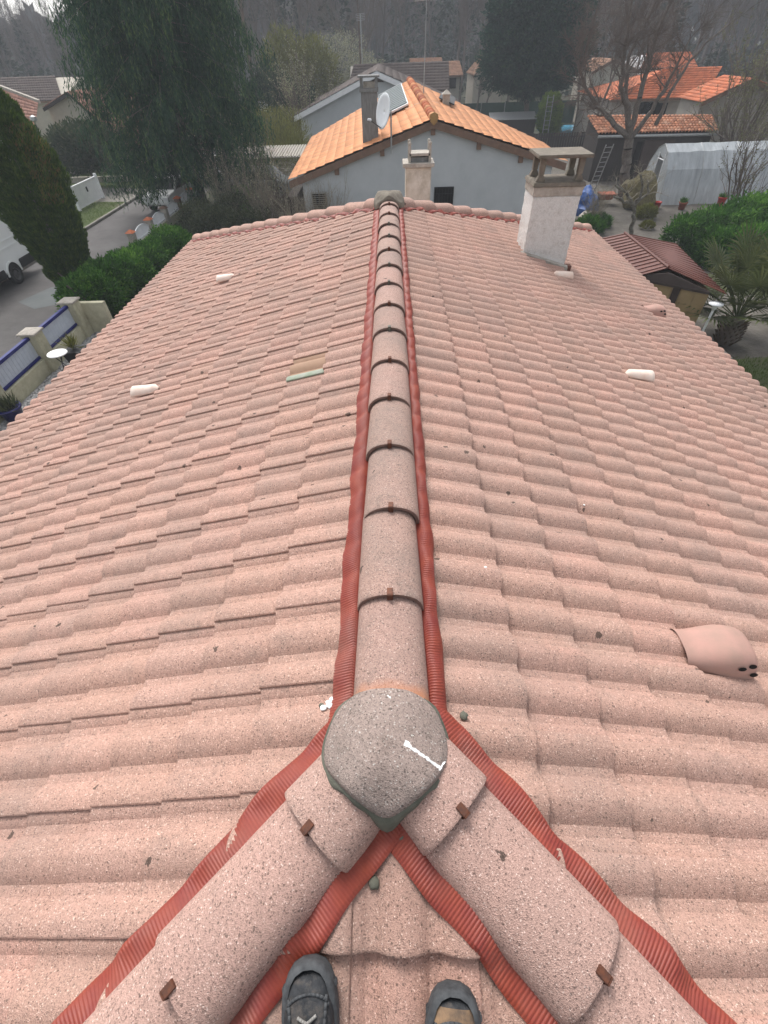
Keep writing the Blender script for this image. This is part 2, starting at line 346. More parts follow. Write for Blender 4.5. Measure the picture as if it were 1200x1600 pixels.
def tile_matrix(sl, row, col, jit=True):
    d = SLOPES[sl]; a0 = B0 + EX * (row - 1); v0 = d['ph'] + col * TW
    p = slope_point(sl, a0, v0, 0.0)
    D = Vector((d['D'][0], d['D'][1], -S1)).normalized(); Rr = Vector((d['Rr'][0], d['Rr'][1], 0)); N = D.cross(Rr).normalized()
    m = Matrix(((D.x, Rr.x, N.x, p[0]), (D.y, Rr.y, N.y, p[1]), (D.z, Rr.z, N.z, p[2]), (0, 0, 0, 1)))
    if jit:
        j = Matrix.Translation((random.uniform(-.0035, .0035), random.uniform(-.0012, .0012), random.uniform(-.0005, .0028)))
        k = Matrix.Rotation(random.uniform(-.006, .006), 4, 'Z') @ Matrix.Rotation(random.uniform(-.006, .004), 4, 'Y')
        m = m @ j @ k
    return m @ Matrix.Diagonal((QL, 1, 1, 1))
def project(p):
    d = Vector(p) - CAM; z = d.dot(FW)
    if z < 0.05: return None
    return 600 + 709.5 * d.dot(RT) / z, 800 - 709.5 * d.dot(UP) / z, z

# ---- the house we stand on
house = thing('house', 'hipped pink concrete tile roof filling the foreground, with a red-flashed ridge', 'house', (0, 3, 0))
roof = bpy.data.objects.new('roof', None); link(roof, house); roof.matrix_parent_inverse = Matrix.Translation((0, -3, 0))
roof['label'] = 'pink hipped roof of gritty double-roll tiles'
def planes_for(sl):
    """half spaces in world xy: keep n.x*x + n.y*y + c > 0"""
    g = 0.035
    if sl == 'L': return [(-1, 1, -YN - g), (-1, -1, YF - g)]
    if sl == 'R': return [(1, 1, -YN - g), (1, -1, YF - g)]
    if sl == 'N': return [(1, -1, YN - g), (-1, -1, YN - g)]
    return [(1, 1, -YF - g), (-1, 1, -YF - g)]
CHIM = (2.07, 2.74, 7.78, 8.32)       # x0,x1,y0,y1
tile_me = bpy.data.meshes.new('roof_tile'); tile_me.from_pydata(TV, [], TF); tile_me.materials.append(M_TILE)
tile_me.polygons.foreach_set('use_smooth', [True] * len(TF)); tile_me.update()
# sharp where the top turns into the butt
ODD = {}
cands = []
SKIP = set()
for sl in 'LRN':
    for row in range(0 if sl != 'N' else 0, NR if sl != 'N' else 9):
        a0 = B0 + EX * (row - 1)
        vmin, vmax = {'L': (-(YF + a0 + 1.2), -(YN - a0 - 1.0)), 'R': (YN - a0 - 1.0, YF + a0 + 1.2), 'N': (-a0 - 1.0, a0 + 1.0)}[sl]
        if sl in 'LR':
            vmin, vmax = max(vmin, -14), min(vmax, 14)
            if sl == 'L': vmax = min(vmax, 2.6)
            else: vmin = max(vmin, -2.6)
        c0 = math.floor((vmin - SLOPES[sl]['ph']) / TW); c1 = math.ceil((vmax - SLOPES[sl]['ph']) / TW)
        for col in range(c0, c1):
            cs = [slope_point(sl, a0 + du, SLOPES[sl]['ph'] + col * TW + dv, 0.03) for du, dv in ((0, 0), (EX, 0), (EX, TW), (0, TW))]
            ins = [[p[0] * n[0] + p[1] * n[1] + n[2] > 0 for p in cs] for n in planes_for(sl)]
            if any(not any(k) for k in ins): continue
            cut = any(not all(k) for k in ins)
            cx = sum(p[0] for p in cs) / 4; cy = sum(p[1] for p in cs) / 4
            if CHIM[0] + .08 < cx < CHIM[1] - .08 and CHIM[2] + .08 < cy < CHIM[3] - .08: continue
            pp = [project(p) for p in cs]; area = 0.0
            if all(pp) and any(-30 < q[0] < 1230 and -30 < q[1] < 1630 for q in pp):
                area = abs(sum(pp[i][0] * pp[(i + 1) % 4][1] - pp[(i + 1) % 4][0] * pp[i][1] for i in range(4))) / 2
            if sl == 'L' and row == 1 and abs(cy - 3.48) < TW / 2: area = 1e9
            cands.append((area, sl, row, col, cut))
cands.sort(key=lambda c: -c[0])
def bisected(V, F, M, sl):
    bm = bmesh.new(); me = bpy.data.meshes.new('t'); me.from_pydata(V, [], F); me.transform(M); bm.from_mesh(me); bpy.data.meshes.remove(me)
    for n in planes_for(sl):
        nn = Vector((n[0], n[1], 0)); co = nn * (-n[2] / nn.length_squared)
        bmesh.ops.bisect_plane(bm, geom=bm.verts[:] + bm.edges[:] + bm.faces[:], plane_co=co, plane_no=nn, clear_inner=True)
    return bm
restV = []; restF = []; restT = []; cnt = 0; nv = 0
TVLa = np.array(TVL)
for area, sl, row, col, cut in cands:
    M = tile_matrix(sl, row, col)
    if cnt < 300 and area > 0:
        if cut:
            bm = bisected(TV, TF, M, sl)
            if len(bm.faces) < 3: bm.free(); continue
            me = bpy.data.meshes.new('roof_tile'); bm.to_mesh(me); bm.free(); me.materials.append(M_TILE)
            me.polygons.foreach_set('use_smooth', [True] * len(me.polygons)); o = bpy.data.objects.new('roof_tile', me); link(o, roof)
        else:
            o = bpy.data.objects.new('roof_tile', tile_me); link(o, roof); o.matrix_local = M
        if (sl, row) == ('L', 2) and abs(M.translation.y - 3.6) < .0: pass
        cnt += 1
    else:
        near = area > 500
        t = random.random()
        if cut:
            bm = bisected(TVL, TFL, M, sl); bm.verts.index_update()
            restV += [tuple(v.co) for v in bm.verts]; fs = [tuple(v.index + nv for v in f.verts) for f in bm.faces]
            restF += fs; restT += [t] * len(fs); nv += len(bm.verts); bm.free()
        else:
            A = np.array(M); W = (TVLa @ A[:3, :3].T + A[:3, 3])
            restV += W.tolist(); restF += [tuple(i + nv for i in f) for f in TFL]; restT += [t] * len(TFL); nv += len(W)
far_tiles = stuff(meshobj('roof_tiles', restV, restF, M_TILE, roof, True, restT))
far_tiles['label'] = 'smaller-looking pink roof tiles farther down and along the slopes'
for o_ in (tile_me, far_tiles.data):
    bm = bmesh.new(); bm.from_mesh(o_)
    for e in bm.edges:
        if len(e.link_faces) == 2 and e.calc_face_angle(0) > 0.40: e.smooth = False
    bm.to_mesh(o_); bm.free()
# deck below the tiles + far hip plane
dz = -0.03
hx = XE - .05
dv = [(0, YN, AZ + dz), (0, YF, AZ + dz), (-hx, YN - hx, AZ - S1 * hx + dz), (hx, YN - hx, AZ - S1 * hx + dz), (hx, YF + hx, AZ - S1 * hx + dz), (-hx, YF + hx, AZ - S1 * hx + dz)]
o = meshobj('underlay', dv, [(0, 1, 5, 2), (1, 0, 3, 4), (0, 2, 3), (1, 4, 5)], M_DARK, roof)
fdv = [(0, YF + .05, AZ + 0.02), (hx, YF + hx, AZ - S1 * hx + .02), (-hx, YF + hx, AZ - S1 * hx + .02)]
meshobj('far_slope', fdv, [(0, 1, 2)], M_TILE, roof)
W_ = MB(); ez = AZ - S1 * XE
W_.box(-XE + .12, XE - .12, YN - XE + .12, YF + XE - .12, ez - 0.28, ez - 0.06)
o = W_.build('fascia', M_WOODB, house); o.matrix_parent_inverse = Matrix.Translation((0, -3, 0))
W_ = MB(); W_.box(-XE + .5, XE - .5, YN - XE + .5, YF + XE - .5, -0.1, ez - 0.27)
o = W_.build('wall', M_BEIGE, house); o.matrix_parent_inverse = Matrix.Translation((0, -3, 0))

# ---- flashing strips beside ridge and hips: pleated sheet draped over the rolls
def surf_on(sl, x, y):
    if sl == 'N': a = YN - y; v = x
    elif sl == 'F': a = y - YF; v = -x
    elif sl == 'L': a = -x; v = -y
    else: a = x; v = y
    return AZ - S1 * a + roll((v - SLOPES[sl]['ph']) % TW) + lift(a)
def flash(p0, dirv, side, length, inner, outer, sl, name='flashing'):
    """pleated strip beside a ridge or hip, draped over the rolls of slope sl"""
    step = 0.0036; n = int(length / step); ridge_ = abs(dirv[0]) < .01; ph = random.random() * 6
    cols = [inner, 0.136, 0.150, outer - 0.012, outer] if ridge_ else [inner, (inner + outer) / 2, outer - 0.02, outer - 0.010, outer]
    k = len(cols); T = np.arange(n) * step; V = np.zeros((n, k, 3)); pad = 12
    w = 0.006 * np.sin(T * 9.1 + ph) + 0.003 * np.sin(T * 23 + ph)
    pleat = np.array([1, -1, 0])[np.arange(n) % 3] * 0.0030
    for j, c in enumerate(cols):
        cc = c + (w if j >= 3 else 0 * w); x = p0[0] + dirv[0] * T + side[0] * cc; y = p0[1] + dirv[1] * T + side[1] * cc
        z = np.array([surf_on(sl, a_, b_) for a_, b_ in zip(x, y)])
        zp = np.pad(z, pad, mode='edge'); m = max(3, 7 if j < 4 else 5)
        mx = np.max(np.stack([zp[pad + q_:pad + q_ + n] for q_ in range(-m, m + 1)]), 0)
        mp_ = np.pad(mx, pad, mode='edge'); z = np.mean(np.stack([mp_[pad + q_:pad + q_ + n] for q_ in range(-8, 9)]), 0) + (.004 if j < 4 else -.001) + (0 if ridge_ else .009)
        if ridge_ and j < 3: z = np.minimum(z, AZ - (.020, .010, -.006)[j])
        V[:, j, 0] = x; V[:, j, 1] = y; V[:, j, 2] = z + pleat * (1 if j < 4 else .6)
    i = np.arange(n - 1)[:, None]; j = np.arange(k - 1)[None]
    F = np.stack([i * k + j, i * k + j + 1, (i + 1) * k + j + 1, (i + 1) * k + j], -1).reshape(-1, 4)
    return fastmesh(name, V.reshape(-1, 3), F, M_FLASH, roof)
r2 = math.sqrt(.5)
flash((0, YN - .02), (0, 1), (-1, 0), YF - YN, 0.09, 0.222, 'L')
flash((0, YN - .02), (0, 1), (1, 0), YF - YN, 0.09, 0.202, 'R')
HIPL = 2.6
for sx in (-1, 1):
    d = (sx * r2, -r2)
    flash((0, YN), d, (sx * r2, r2), HIPL, 0.09, 0.218, 'R' if sx > 0 else 'L')
    flash((0, YN), d, (-sx * r2, -r2), HIPL, 0.09, 0.212, 'N')
    d = (sx * r2, r2)
    flash((0, YF), d, (sx * r2, -r2), 6.6, 0.09, 0.205, 'R' if sx > 0 else 'L')

# ---- ridge and hip tiles
def arch_tile(L, w0, w1, h0, h1, name, mat, clip=True):
    """barrel tile along +x local: x=0 is the lower/front end (wider and on top), x=L the covered end"""
    n = 18; V = []; F = []; thick = 0.018
    def ring(x, w, h, drop):
        out = []
        for i in range(n + 1):
            t = math.pi * i / n; c, s = math.cos(t), math.sin(t)
            e = 0.80
            yy = w * math.copysign(abs(c) ** 0.92, c); zz = h * (abs(s) ** e)
            out.append((x, yy, zz - h + drop))
        return out
    rings = [ring(0.0, w0 - .003, h0 - .002, -0.003), ring(0.004, w0, h0, -0.0008), ring(0.02, w0, h0, 0.0), ring(L * .5, (w0 + w1) / 2, (h0 + h1) / 2, (h1 - h0) * .5), ring(L, w1, h1, h1 - h0)]
    for rr in rings: V += rr
    m = n + 1
    for k in range(len(rings) - 1):
        for i in range(n): F.append((k * m + i, k * m + i + 1, (k + 1) * m + i + 1, (k + 1) * m + i))
    nt = len(F); b = len(V)
    inner = ring(0.0, w0 - thick, h0 - thick, -thick); inner2 = ring(L, w1 - thick, h1 - thick, h1 - h0 - thick); V += inner + inner2
    for i in range(n): F.append((b + i, b + i + 1, i + 1, i))
    for i in range(n): F.append((b + m + i, b + m + i + 1, b + i + 1, b + i))
    me = bpy.data.meshes.new(name); me.from_pydata(V, [], F); me.materials.append(mat); me.materials.append(M_TORED)
    me.polygons.foreach_set('use_smooth', [True] * len(F)); me.polygons.foreach_set('material_index', [0] * nt + [1] * (len(F) - nt))
    bm = bmesh.new(); bm.from_mesh(me)
    for e in bm.edges:
        if len(e.link_faces) == 2 and (e.calc_face_angle(0) > 0.7 or e.link_faces[0].material_index != e.link_faces[1].material_index): e.smooth = False
    bm.to_mesh(me); bm.free(); return me
def place_arch(me, p, dirp, slope, name='ridge_tile', jit=True):
    """front end at p; tile runs toward dirp (plan unit), rising by slope per plan metre"""
    X = Vector((dirp[0], dirp[1], slope)).normalized(); Y = Vector((0, 0, 1)).cross(X).normalized(); Z = X.cross(Y)
    M = Matrix(((X.x, Y.x, Z.x, p[0]), (X.y, Y.y, Z.y, p[1]), (X.z, Y.z, Z.z, p[2]), (0, 0, 0, 1)))
    if jit: M = M @ Matrix.Rotation(random.uniform(-.012, .012), 4, 'Z') @ Matrix.Rotation(random.uniform(-.012, .012), 4, 'X') @ Matrix.Translation((random.uniform(-.006, .006), random.uniform(-.003, .003), 0))
    o = bpy.data.objects.new(name, me); link(o, roof); o.matrix_local = M; return o, M
LT = 0.495
ridge_me = arch_tile(LT + .04, 0.141, 0.134, 0.122, 0.115, 'ridge_tile', M_RIDGE)
ridge_me1 = arch_tile(LT + .04, 0.141, 0.134, 0.122, 0.115, 'ridge_tile_stained', M_RIDGE1)
hip_me = arch_tile(LT + .04, 0.152, 0.141, 0.125, 0.117, 'hip_tile', M_HIP)
hip_me0 = arch_tile(.20, 0.152, 0.145, 0.125, 0.120, 'hip_tile', M_HIP)
hip_far = arch_tile(LT + .04, 0.150, 0.136, 0.13, 0.118, 'hip_tile', M_TILE)
def clip_at(M, brown):
    b = MB(); b.box(-0.006, 0.028, -0.012, 0.012, -0.002, 0.007); b.box(-0.011, -0.005, -0.012, 0.012, -0.036, 0.007)
    if not brown: b.box(-0.016, -0.010, -0.008, 0.008, -0.040, -0.022)
    o = b.build('tile_clip', M_CLIP if brown else M_CLIPG, roof, bevel=.0015)
    o.matrix_local = M @ Matrix.Translation((0, 0, 0.001)); return o
for k in range(-1, 14):
    y = 1.039 + LT * k
    o, M = place_arch(ridge_me1 if k == -1 else ridge_me, (0.002 * math.sin(k * 1.7), y, AZ + 0.110), (0, 1), 0.0)
    M = M @ Matrix.Rotation(0.042, 4, 'Y'); o.matrix_local = M
    if k >= 0: clip_at(M, k in (0, 1) or random.random() < .35)
gs = LT / math.sqrt(2 + S1 * S1)
for sx, g0 in ((-1, .262), (1, .218)):
    for k in range(0, 6):
        g = g0 + gs * k
        o, M = place_arch(hip_me0 if k == 0 else hip_me, (sx * g, YN - g, AZ + 0.140 - S1 * g), (-sx * r2, r2), S1 * r2, 'hip_tile')
        M = M @ Matrix.Rotation(0.055, 4, 'Y'); o.matrix_local = M
        if k < 4: clip_at(M, True)
for sx in (-1, 1):
    for k in range(0, 14):
        g = .30 + gs * k
        if g > XE + .05: continue
        o, M = place_arch(hip_far, (sx * g, YF + g, AZ + 0.145 - S1 * g), (-sx * r2, -r2), S1 * r2, 'hip_tile')
        o.matrix_local = M @ Matrix.Rotation(0.05, 4, 'Y')
# last hip tile end discs at the eaves
# ---- three-way apex cap with mortar
def cap(poly, cy, ztop, mat, name, arms, drop_arm, drop_mid, offs=0.0, lip=0.03, seed=1, grow=0.0, z_off=0.0):
    N = 72; rings = 12; rr = random.Random(seed)
    cx = sum(p[0] for p in poly) / len(poly)
    def edge(th):
        dx, dy = math.cos(th), math.sin(th); best = 9
        for i in range(len(poly)):
            x1, y1 = poly[i][0] - cx, poly[i][1] - cy; x2, y2 = poly[(i + 1) % len(poly)][0] - cx, poly[(i + 1) % len(poly)][1] - cy
            ex, ey = x2 - x1, y2 - y1; den = dx * ey - dy * ex
            if abs(den) < 1e-9: continue
            t = (x1 * ey - y1 * ex) / den; u = (x1 * dy - y1 * dx) / den
            if t > 0 and -1e-6 <= u <= 1 + 1e-6: best = min(best, t)
        return best
    er = [edge(2 * math.pi * i / N) for i in range(N)]
    for _ in range(5): er = [(er[i - 1] + 2 * er[i] + er[(i + 1) % N]) / 4 for i in range(N)]
    V = [(cx, cy, ztop + z_off)]; F = []
    for k in range(1, rings + 3):
        for i in range(N):
            th = 2 * math.pi * i / N
            wa = max(max(0, math.cos(th - a)) ** 4 for a in arms)
            dr = drop_mid + (drop_arm - drop_mid) * wa
            q = min(k, rings) / rings; r = (er[i] + grow * (1 + .5 * math.sin(th * 5 + seed) + .3 * math.sin(th * 11))) * q
            z = ztop - dr * q ** 2.1 + z_off
            if k == rings: z -= 0.004
            if k == rings - 1: r = (er[i] + grow) * (1 - 0.02)
            if k > rings: z -= lip * (k - rings) / 2 + .004; r += 0.002
            z += 0.0015 * math.sin(i * 1.9 + k * 2.3)
            V.append((cx + r * math.cos(th), cy + r * math.sin(th), z))
    for i in range(N): F.append((0, 1 + i, 1 + (i + 1) % N))
    for k in range(rings + 1):
        for i in range(N): F.append((1 + k * N + i, 1 + (k + 1) * N + i, 1 + (k + 1) * N + (i + 1) % N, 1 + k * N + (i + 1) % N))
    return meshobj(name, V, F, mat, roof, True)
poly = [(-.015, .275), (.10, .340), (.180, .425), (.190, .50), (.160, .60), (.085, .65), (-.115, .65), (-.19, .60), (-.225, .50), (-.215, .42), (-.125, .335)]
ARMS = (R(90), R(225), R(315))
capo = cap(poly, .455, AZ + 0.160, M_CAP, 'apex_cap', ARMS, 0.040, 0.122, lip=.026)
capo['label'] = 'grey three-way apex cap with a streak of white paint'
m1 = cap(poly, .452, AZ + 0.134, M_MORTAR, 'mortar_bed', ARMS, 0.045, 0.125, grow=0.013, lip=.035, seed=3)
# little mortar blobs and splashes
def blob(p, r, mat, name='mortar_blob', sz=.6):
    b = bmesh.new(); bmesh.ops.create_icosphere(b, subdivisions=2, radius=r)
    for v in b.verts: v.co = v.co * random.uniform(.8, 1.2); v.co.z *= sz
    me = bpy.data.meshes.new(name); b.to_mesh(me); b.free(); me.materials.append(mat)
    me.polygons.foreach_set('use_smooth', [True] * len(me.polygons))
    o = bpy.data.objects.new(name, me); link(o, roof); o.location = p; return o
for (x, y, r) in [(.265, .62, .016), (.315, .48, .013), (-.055, .145, .017), (-.045, .205, .009), (-.285, .50, .010), (-.262, .66, .010), (.19, .26, .006), (.03, .25, .010)]:
    blob((x, y, surf(x, y) + r * .3 + .006), r, M_MORTAR)
# painted streak on the cap: thin decal sheet hugging the dome
def capz(x, y):
    cx = sum(p[0] for p in poly) / len(poly); best = None
    for v in capo.data.vertices:
        dd = (v.co.x - x) ** 2 + (v.co.y - y) ** 2
        if best is None or dd < best[0]: best = (dd, v.co.z)
    return best[1]
def paint(pts, w, name='paint_mark', zf=None, dz=.004):
    V = []; F = []
    for i, (x, y) in enumerate(pts):
        x2, y2 = pts[min(i + 1, len(pts) - 1)]; x1, y1 = pts[max(i - 1, 0)]
        d = Vector((x2 - x1, y2 - y1, 0)).normalized(); n = Vector((-d.y, d.x, 0)); ww = w * (random.uniform(.45, 1.1))
        if i == len(pts) - 1: ww *= .4
        z = zf(x, y) + dz
        for s in (-1, 1): q = Vector((x, y, 0)) + n * s * ww; V.append((q.x, q.y, z))
    for i in range(len(pts) - 1): F.append((2 * i, 2 * i + 1, 2 * i + 3, 2 * i + 2))
    return meshobj(name, V, F, M_WHITEP, roof)
def lerp_pts(a, b, n): return [(a[0] + (b[0] - a[0]) * i / n + random.uniform(-.002, .002), a[1] + (b[1] - a[1]) * i / n + random.uniform(-.002, .002)) for i in range(n + 1)]
from mathutils.bvhtree import BVHTree
capbvh = BVHTree.FromPolygons([v.co[:] for v in capo.data.vertices], [p.vertices[:] for p in capo.data.polygons])
def capz2(x, y):
    h = capbvh.ray_cast(Vector((x, y, 9)), Vector((0, 0, -1))); return h[0].z if h[0] else AZ
paint(lerp_pts((.045, .462), (.155, .405), 22), .0055, zf=capz2, dz=.002)
paint(lerp_pts((.150, .402), (.172, .430), 6), .003, zf=capz2, dz=.002)
paint(lerp_pts((.043, .464), (.060, .462), 4), .009, zf=capz2, dz=.0025)
paint(lerp_pts((-.01, .618), (.0, .61), 4), .003, zf=capz2, dz=.002)
for (x, y) in [(-.232, .655), (-.236, .668), (-.225, .68), (-.252, .645)]:
    blob((x, y, surf(x, y) + .012), .012, M_WHITEP, 'paint_splash', .25)
for (x, y, r) in [(.452, 1.32, .007), (.30, -.02, .006), (1.2, 2.0, .006)]:
    blob((x, y, surf(x, y) + .004), r, M_WHITEP, 'paint_splash', .5)
# far apex cap
poly_far = [(-.17, YF - .17), (.17, YF - .17), (.23, YF - .02), (.12, YF + .2), (-.12, YF + .2), (-.23, YF - .02)]
o = cap(poly_far, YF - .02, AZ + 0.19, M_CONC, 'apex_cap', (R(270), R(45), R(135)), .03, .16, lip=.04)
o['label'] = 'far grey mortar cap at the other end of the ridge'

# ---- vents, odd tile
def hood_vent(x, y, L, W, H, name='vent_tile', mat=M_PINKV):
    """domed ventilator on the right slope; grows out from under a tile butt and ends in a rounded nose"""
    V = []; F = []; n = 20; st = 21
    for k in range(st + 1):
        t = k / st; a = t * L; wfac = (0.74 + 0.26 * smooth01(t * 1.5)); hfac = 0.38 + .62 * smooth01(t * 1.35)
        if t > .86: q = (t - .86) / .14; c = math.sqrt(max(0, 1 - (q * .985) ** 2)); hfac *= .22 + .78 * c; wfac *= .62 + .38 * c
        for i in range(n + 1):
            th = math.pi * i / n; cx_ = math.copysign(abs(math.cos(th)) ** .72, math.cos(th)); sz_ = abs(math.sin(th)) ** .8
            V.append((x + a, y + cx_ * W / 2 * wfac, AZ - S1 * (x + a) + 0.012 + sz_ * H * hfac))
    m = n + 1
    for k in range(st):
        for i in range(n): F.append((k * m + i, k * m + i + 1, (k + 1) * m + i + 1, (k + 1) * m + i))
    F.append(tuple(st * m + i for i in range(m))); nf = len(F)
    # three flat discs on the near flank, near-black colour standing for shaded hollows
    bvh = BVHTree.FromPolygons(V, F)
    for (ft, fth) in ((.66, .80), (.80, .74), (.86, .86)):
        k = round(ft * st); i = round(fth * n); c0 = Vector(V[k * m + i]); h = bvh.find_nearest(c0)
        if h[0] is None: continue
        c = h[0]; nn = h[1].normalized(); nn = nn if nn.z > 0 else -nn
        a1 = Vector((1, 0, -S1 * .3)).normalized(); b1 = nn.cross(a1).normalized(); b = len(V); q = 12
        for j in range(q): t = 2 * math.pi * j / q; V.append(tuple(c + nn * .004 + a1 * math.cos(t) * L * .056 + b1 * math.sin(t) * .013 * (L / .4)))
        F.append(tuple(range(b, b + q)))
    o = meshobj(name, V, F, mat, roof, True, mats=[mat, M_DARK], mi=[0] * nf + [1] * (len(F) - nf)); return o
o = hood_vent(1.415, 1.09, .37, .275, .175); o['label'] = 'smooth pink clay ventilator with three round dark discs for holes, near the right edge'
o = hood_vent(3.90, 7.16, .36, .24, .15); o['label'] = 'small pink clay ventilator far down the right slope'
def cream_vent(x, y, L, rad, s):
    V = []; F = []; n = 12; seg = 7; m = n + 1
    for side, rr in ((0, 0.0), (1, -.012)):
        for k in range(seg + 1):
            t = k / seg; r = (rad * (.72 + .28 * t) + rr) * (1 if k > 0 else .35)
            for i in range(m):
                th = math.pi * i / n
                V.append((x + s * t * L, y + r * math.cos(th), AZ - S1 * (abs(x) + t * L) + .030 + t * .05 + r * math.sin(th) * .95))
    off = (seg + 1) * m
    for k in range(seg):
        for i in range(n): F.append((k * m + i, k * m + i + 1, (k + 1) * m + i + 1, (k + 1) * m + i))
    for k in range(seg):
        for i in range(n): F.append((off + k * m + i + 1, off + k * m + i, off + (k + 1) * m + i, off + (k + 1) * m + i + 1))
    for i in range(n): F.append((seg * m + i, seg * m + i + 1, off + seg * m + i + 1, off + seg * m + i))
    for k in range(seg):
        F.append((k * m, (k + 1) * m, off + (k + 1) * m, off + k * m)); F.append((k * m + n, off + k * m + n, off + (k + 1) * m + n, (k + 1) * m + n))
    o = meshobj('vent_tile', V, F, M_CREAMV, roof, True); return o
for (x, y, s, lab) in ((2.44, 4.33, 1, 'cream half-round ventilator low on the right slope'), (2.42, 7.22, 1, 'cream half-round ventilator just below the tall chimney'), (-2.42, 4.20, -1, 'cream half-round ventilator on the left slope, the nearer one'), (-2.36, 7.38, -1, 'cream half-round ventilator on the left slope, the farther one')):
    cream_vent(x, y, .28, .082, s)['label'] = lab
# odd smooth ochre tile with grey-green roll, left slope row 1
bo = [o for o in roof.children if o.name.startswith('roof_tile') and o.data == tile_me]
best = min(bo, key=lambda o: (o.matrix_local.translation - Vector((-.51, 3.66, 4.56))).length if o.matrix_local[0][0] < -.5 else 99)
om = tile_me.copy(); om.materials.clear(); om.materials.append(M_OLDT); om.materials.append(plain('green_grey_tile', (0.36, 0.36, 0.32), (0.22, 0.28, 0.19), 9, .8))
for p in om.polygons: p.material_index = 1 if p.center.y > TW - 0.085 else 0
best.data = om; best['label'] = 'smooth ochre replacement tile with a grey-green edge roll'

# ---- chimney on the right slope
def chimney_main():
    ch = bpy.data.objects.new('chimney', None); link(ch, house); ch.matrix_parent_inverse = Matrix.Translation((0, -3, 0))
    ch['label'] = 'white roughcast chimney with a concrete pot stand on four legs'
    x0, x1, y0, y1 = CHIM; zt = 4.80
    # roughcast shaft: displaced grid box
    b = bmesh.new(); bmesh.ops.create_cube(b, size=1)
    bmesh.ops.subdivide_edges(b, edges=b.edges[:], cuts=40, use_grid_fill=True)
    from mathutils import noise as mn
    zb = 3.6
    for v in b.verts:
        n = Vector((v.co.x if abs(v.co.x) > .49 else 0, v.co.y if abs(v.co.y) > .49 else 0, 0))
        p = Vector((x0 + (v.co.x + .5) * (x1 - x0), y0 + (v.co.y + .5) * (y1 - y0), zb + (v.co.z + .5) * (zt - zb)))
        k = mn.fractal(p * 22, 1.0, 2.0, 3) * .009 + mn.noise(p * 60) * .005
        if n.length > 0: p += n.normalized() * k
        v.co = p
    me = bpy.data.meshes.new('shaft'); b.to_mesh(me); b.free(); me.materials.append(M_ROUGH); me.polygons.foreach_set('use_smooth', [True] * len(me.polygons))
    link(bpy.data.objects.new('shaft', me), ch)
    w = MB(); w.box(x0 - .012, x1 + .012, y0 - .012, y1 + .012, zt, zt + .115); w.build('collar', M_CONCL, ch, bevel=.006)
    w = MB(); w.hexa([(x0 - .035, y0 - .035, zt + .116), (x1 + .035, y0 - .035, zt + .116), (x1 + .035, y1 + .035, zt + .116), (x0 - .035, y1 + .035, zt + .116)],
                     [(x0 - .02, y0 - .02, zt + .165), (x1 + .02, y0 - .02, zt + .165), (x1 + .02, y1 + .02, zt + .165), (x0 - .02, y1 + .02, zt + .165)]); w.build('crown', M_CONC, ch, bevel=.006)
    for lx in (x0 + .07, x1 - .07):
        for ly in (y0 + .07, y1 - .07):
            w = MB(); sx = -1 if lx < (x0 + x1) / 2 else 1
            w.hexa([(lx - .065, ly - .05, zt + .166), (lx + .065, ly - .05, zt + .166), (lx + .065, ly + .05, zt + .166), (lx - .065, ly + .05, zt + .166)],
                   [(lx - .035 + sx * .0, ly - .04, zt + .24), (lx + .035, ly - .04, zt + .24), (lx + .035, ly + .04, zt + .24), (lx - .035, ly + .04, zt + .24)])
            w.hexa([(lx - .035, ly - .04, zt + .24), (lx + .035, ly - .04, zt + .24), (lx + .035, ly + .04, zt + .24), (lx - .035, ly + .04, zt + .24)],
                   [(lx - .04, ly - .04, zt + .435), (lx + .04, ly - .04, zt + .435), (lx + .04, ly + .04, zt + .435), (lx - .04, ly + .04, zt + .435)])
            w.build('leg', M_CONC, ch, bevel=.008)
    w = MB(); w.box(x0 - .03, x1 + .05, y0 - .04, y1 + .04, zt + .436, zt + .475); w.build('slab', M_CONC, ch, bevel=.008)
    # flashing tiles round the foot and mortar
    w = MB(); w.hexa([(x0 - .05, y0 - .06, 3.9), (x1 + .05, y0 - .06, 3.7), (x1 + .05, y0, 3.7), (x0 - .05, y0, 3.9)], [(x0 - .05, y0 - .05, AZ - S1 * x0 + .065), (x1 + .05, y0 - .05, AZ - S1 * x1 + .065), (x1 + .05, y0 - .002, AZ - S1 * x1 + .085), (x0 - .05, y0 - .002, AZ - S1 * x0 + .085)])
    w.build('mortar_fillet', M_CONCL, ch)
    w = MB(); w.box(x1 + .02, x1 + .12, y0 + .0, y0 + .1, AZ - S1 * x1 - .02, AZ - S1 * x1 + .075); w.build('broken_tile', plain('broken_brown', (.17, .08, .06), rough=.9), ch)
chimney_main()
# small pale chimney on the far hip face of the same roof
c2 = bpy.data.objects.new('chimney', None); link(c2, house); c2.matrix_parent_inverse = Matrix.Translation((0, -3, 0)); c2['label'] = 'pale stained chimney behind the far hip with a slab on short posts'
def rays(px, py, Y):
    d = FW + RT * ((px - 600) / 709.5) - UP * ((py - 800) / 709.5); return CAM + d * ((Y - CAM.y) / d.y)
Yc = 10.0
pl = rays(634, 262, Yc); prt = rays(674, 262, Yc); zc = pl.z
M_STAIN = plain('stained_white_render', (0.66, 0.63, 0.57), (0.42, 0.38, 0.30), 5, .9, bscale=30, bstr=.4, dirt=(0.30, 0.27, 0.21))
w = MB(); w.box(pl.x, prt.x, Yc, Yc + .45, 3.4, zc); w.build('shaft', M_STAIN, c2, bevel=.01)
w = MB(); w.box(pl.x - .05, prt.x + .05, Yc - .05, Yc + .5, zc + .001, zc + .06); w.build('crown', M_CONCL, c2, bevel=.006)
xa, xb = pl.x + .09, prt.x - .05
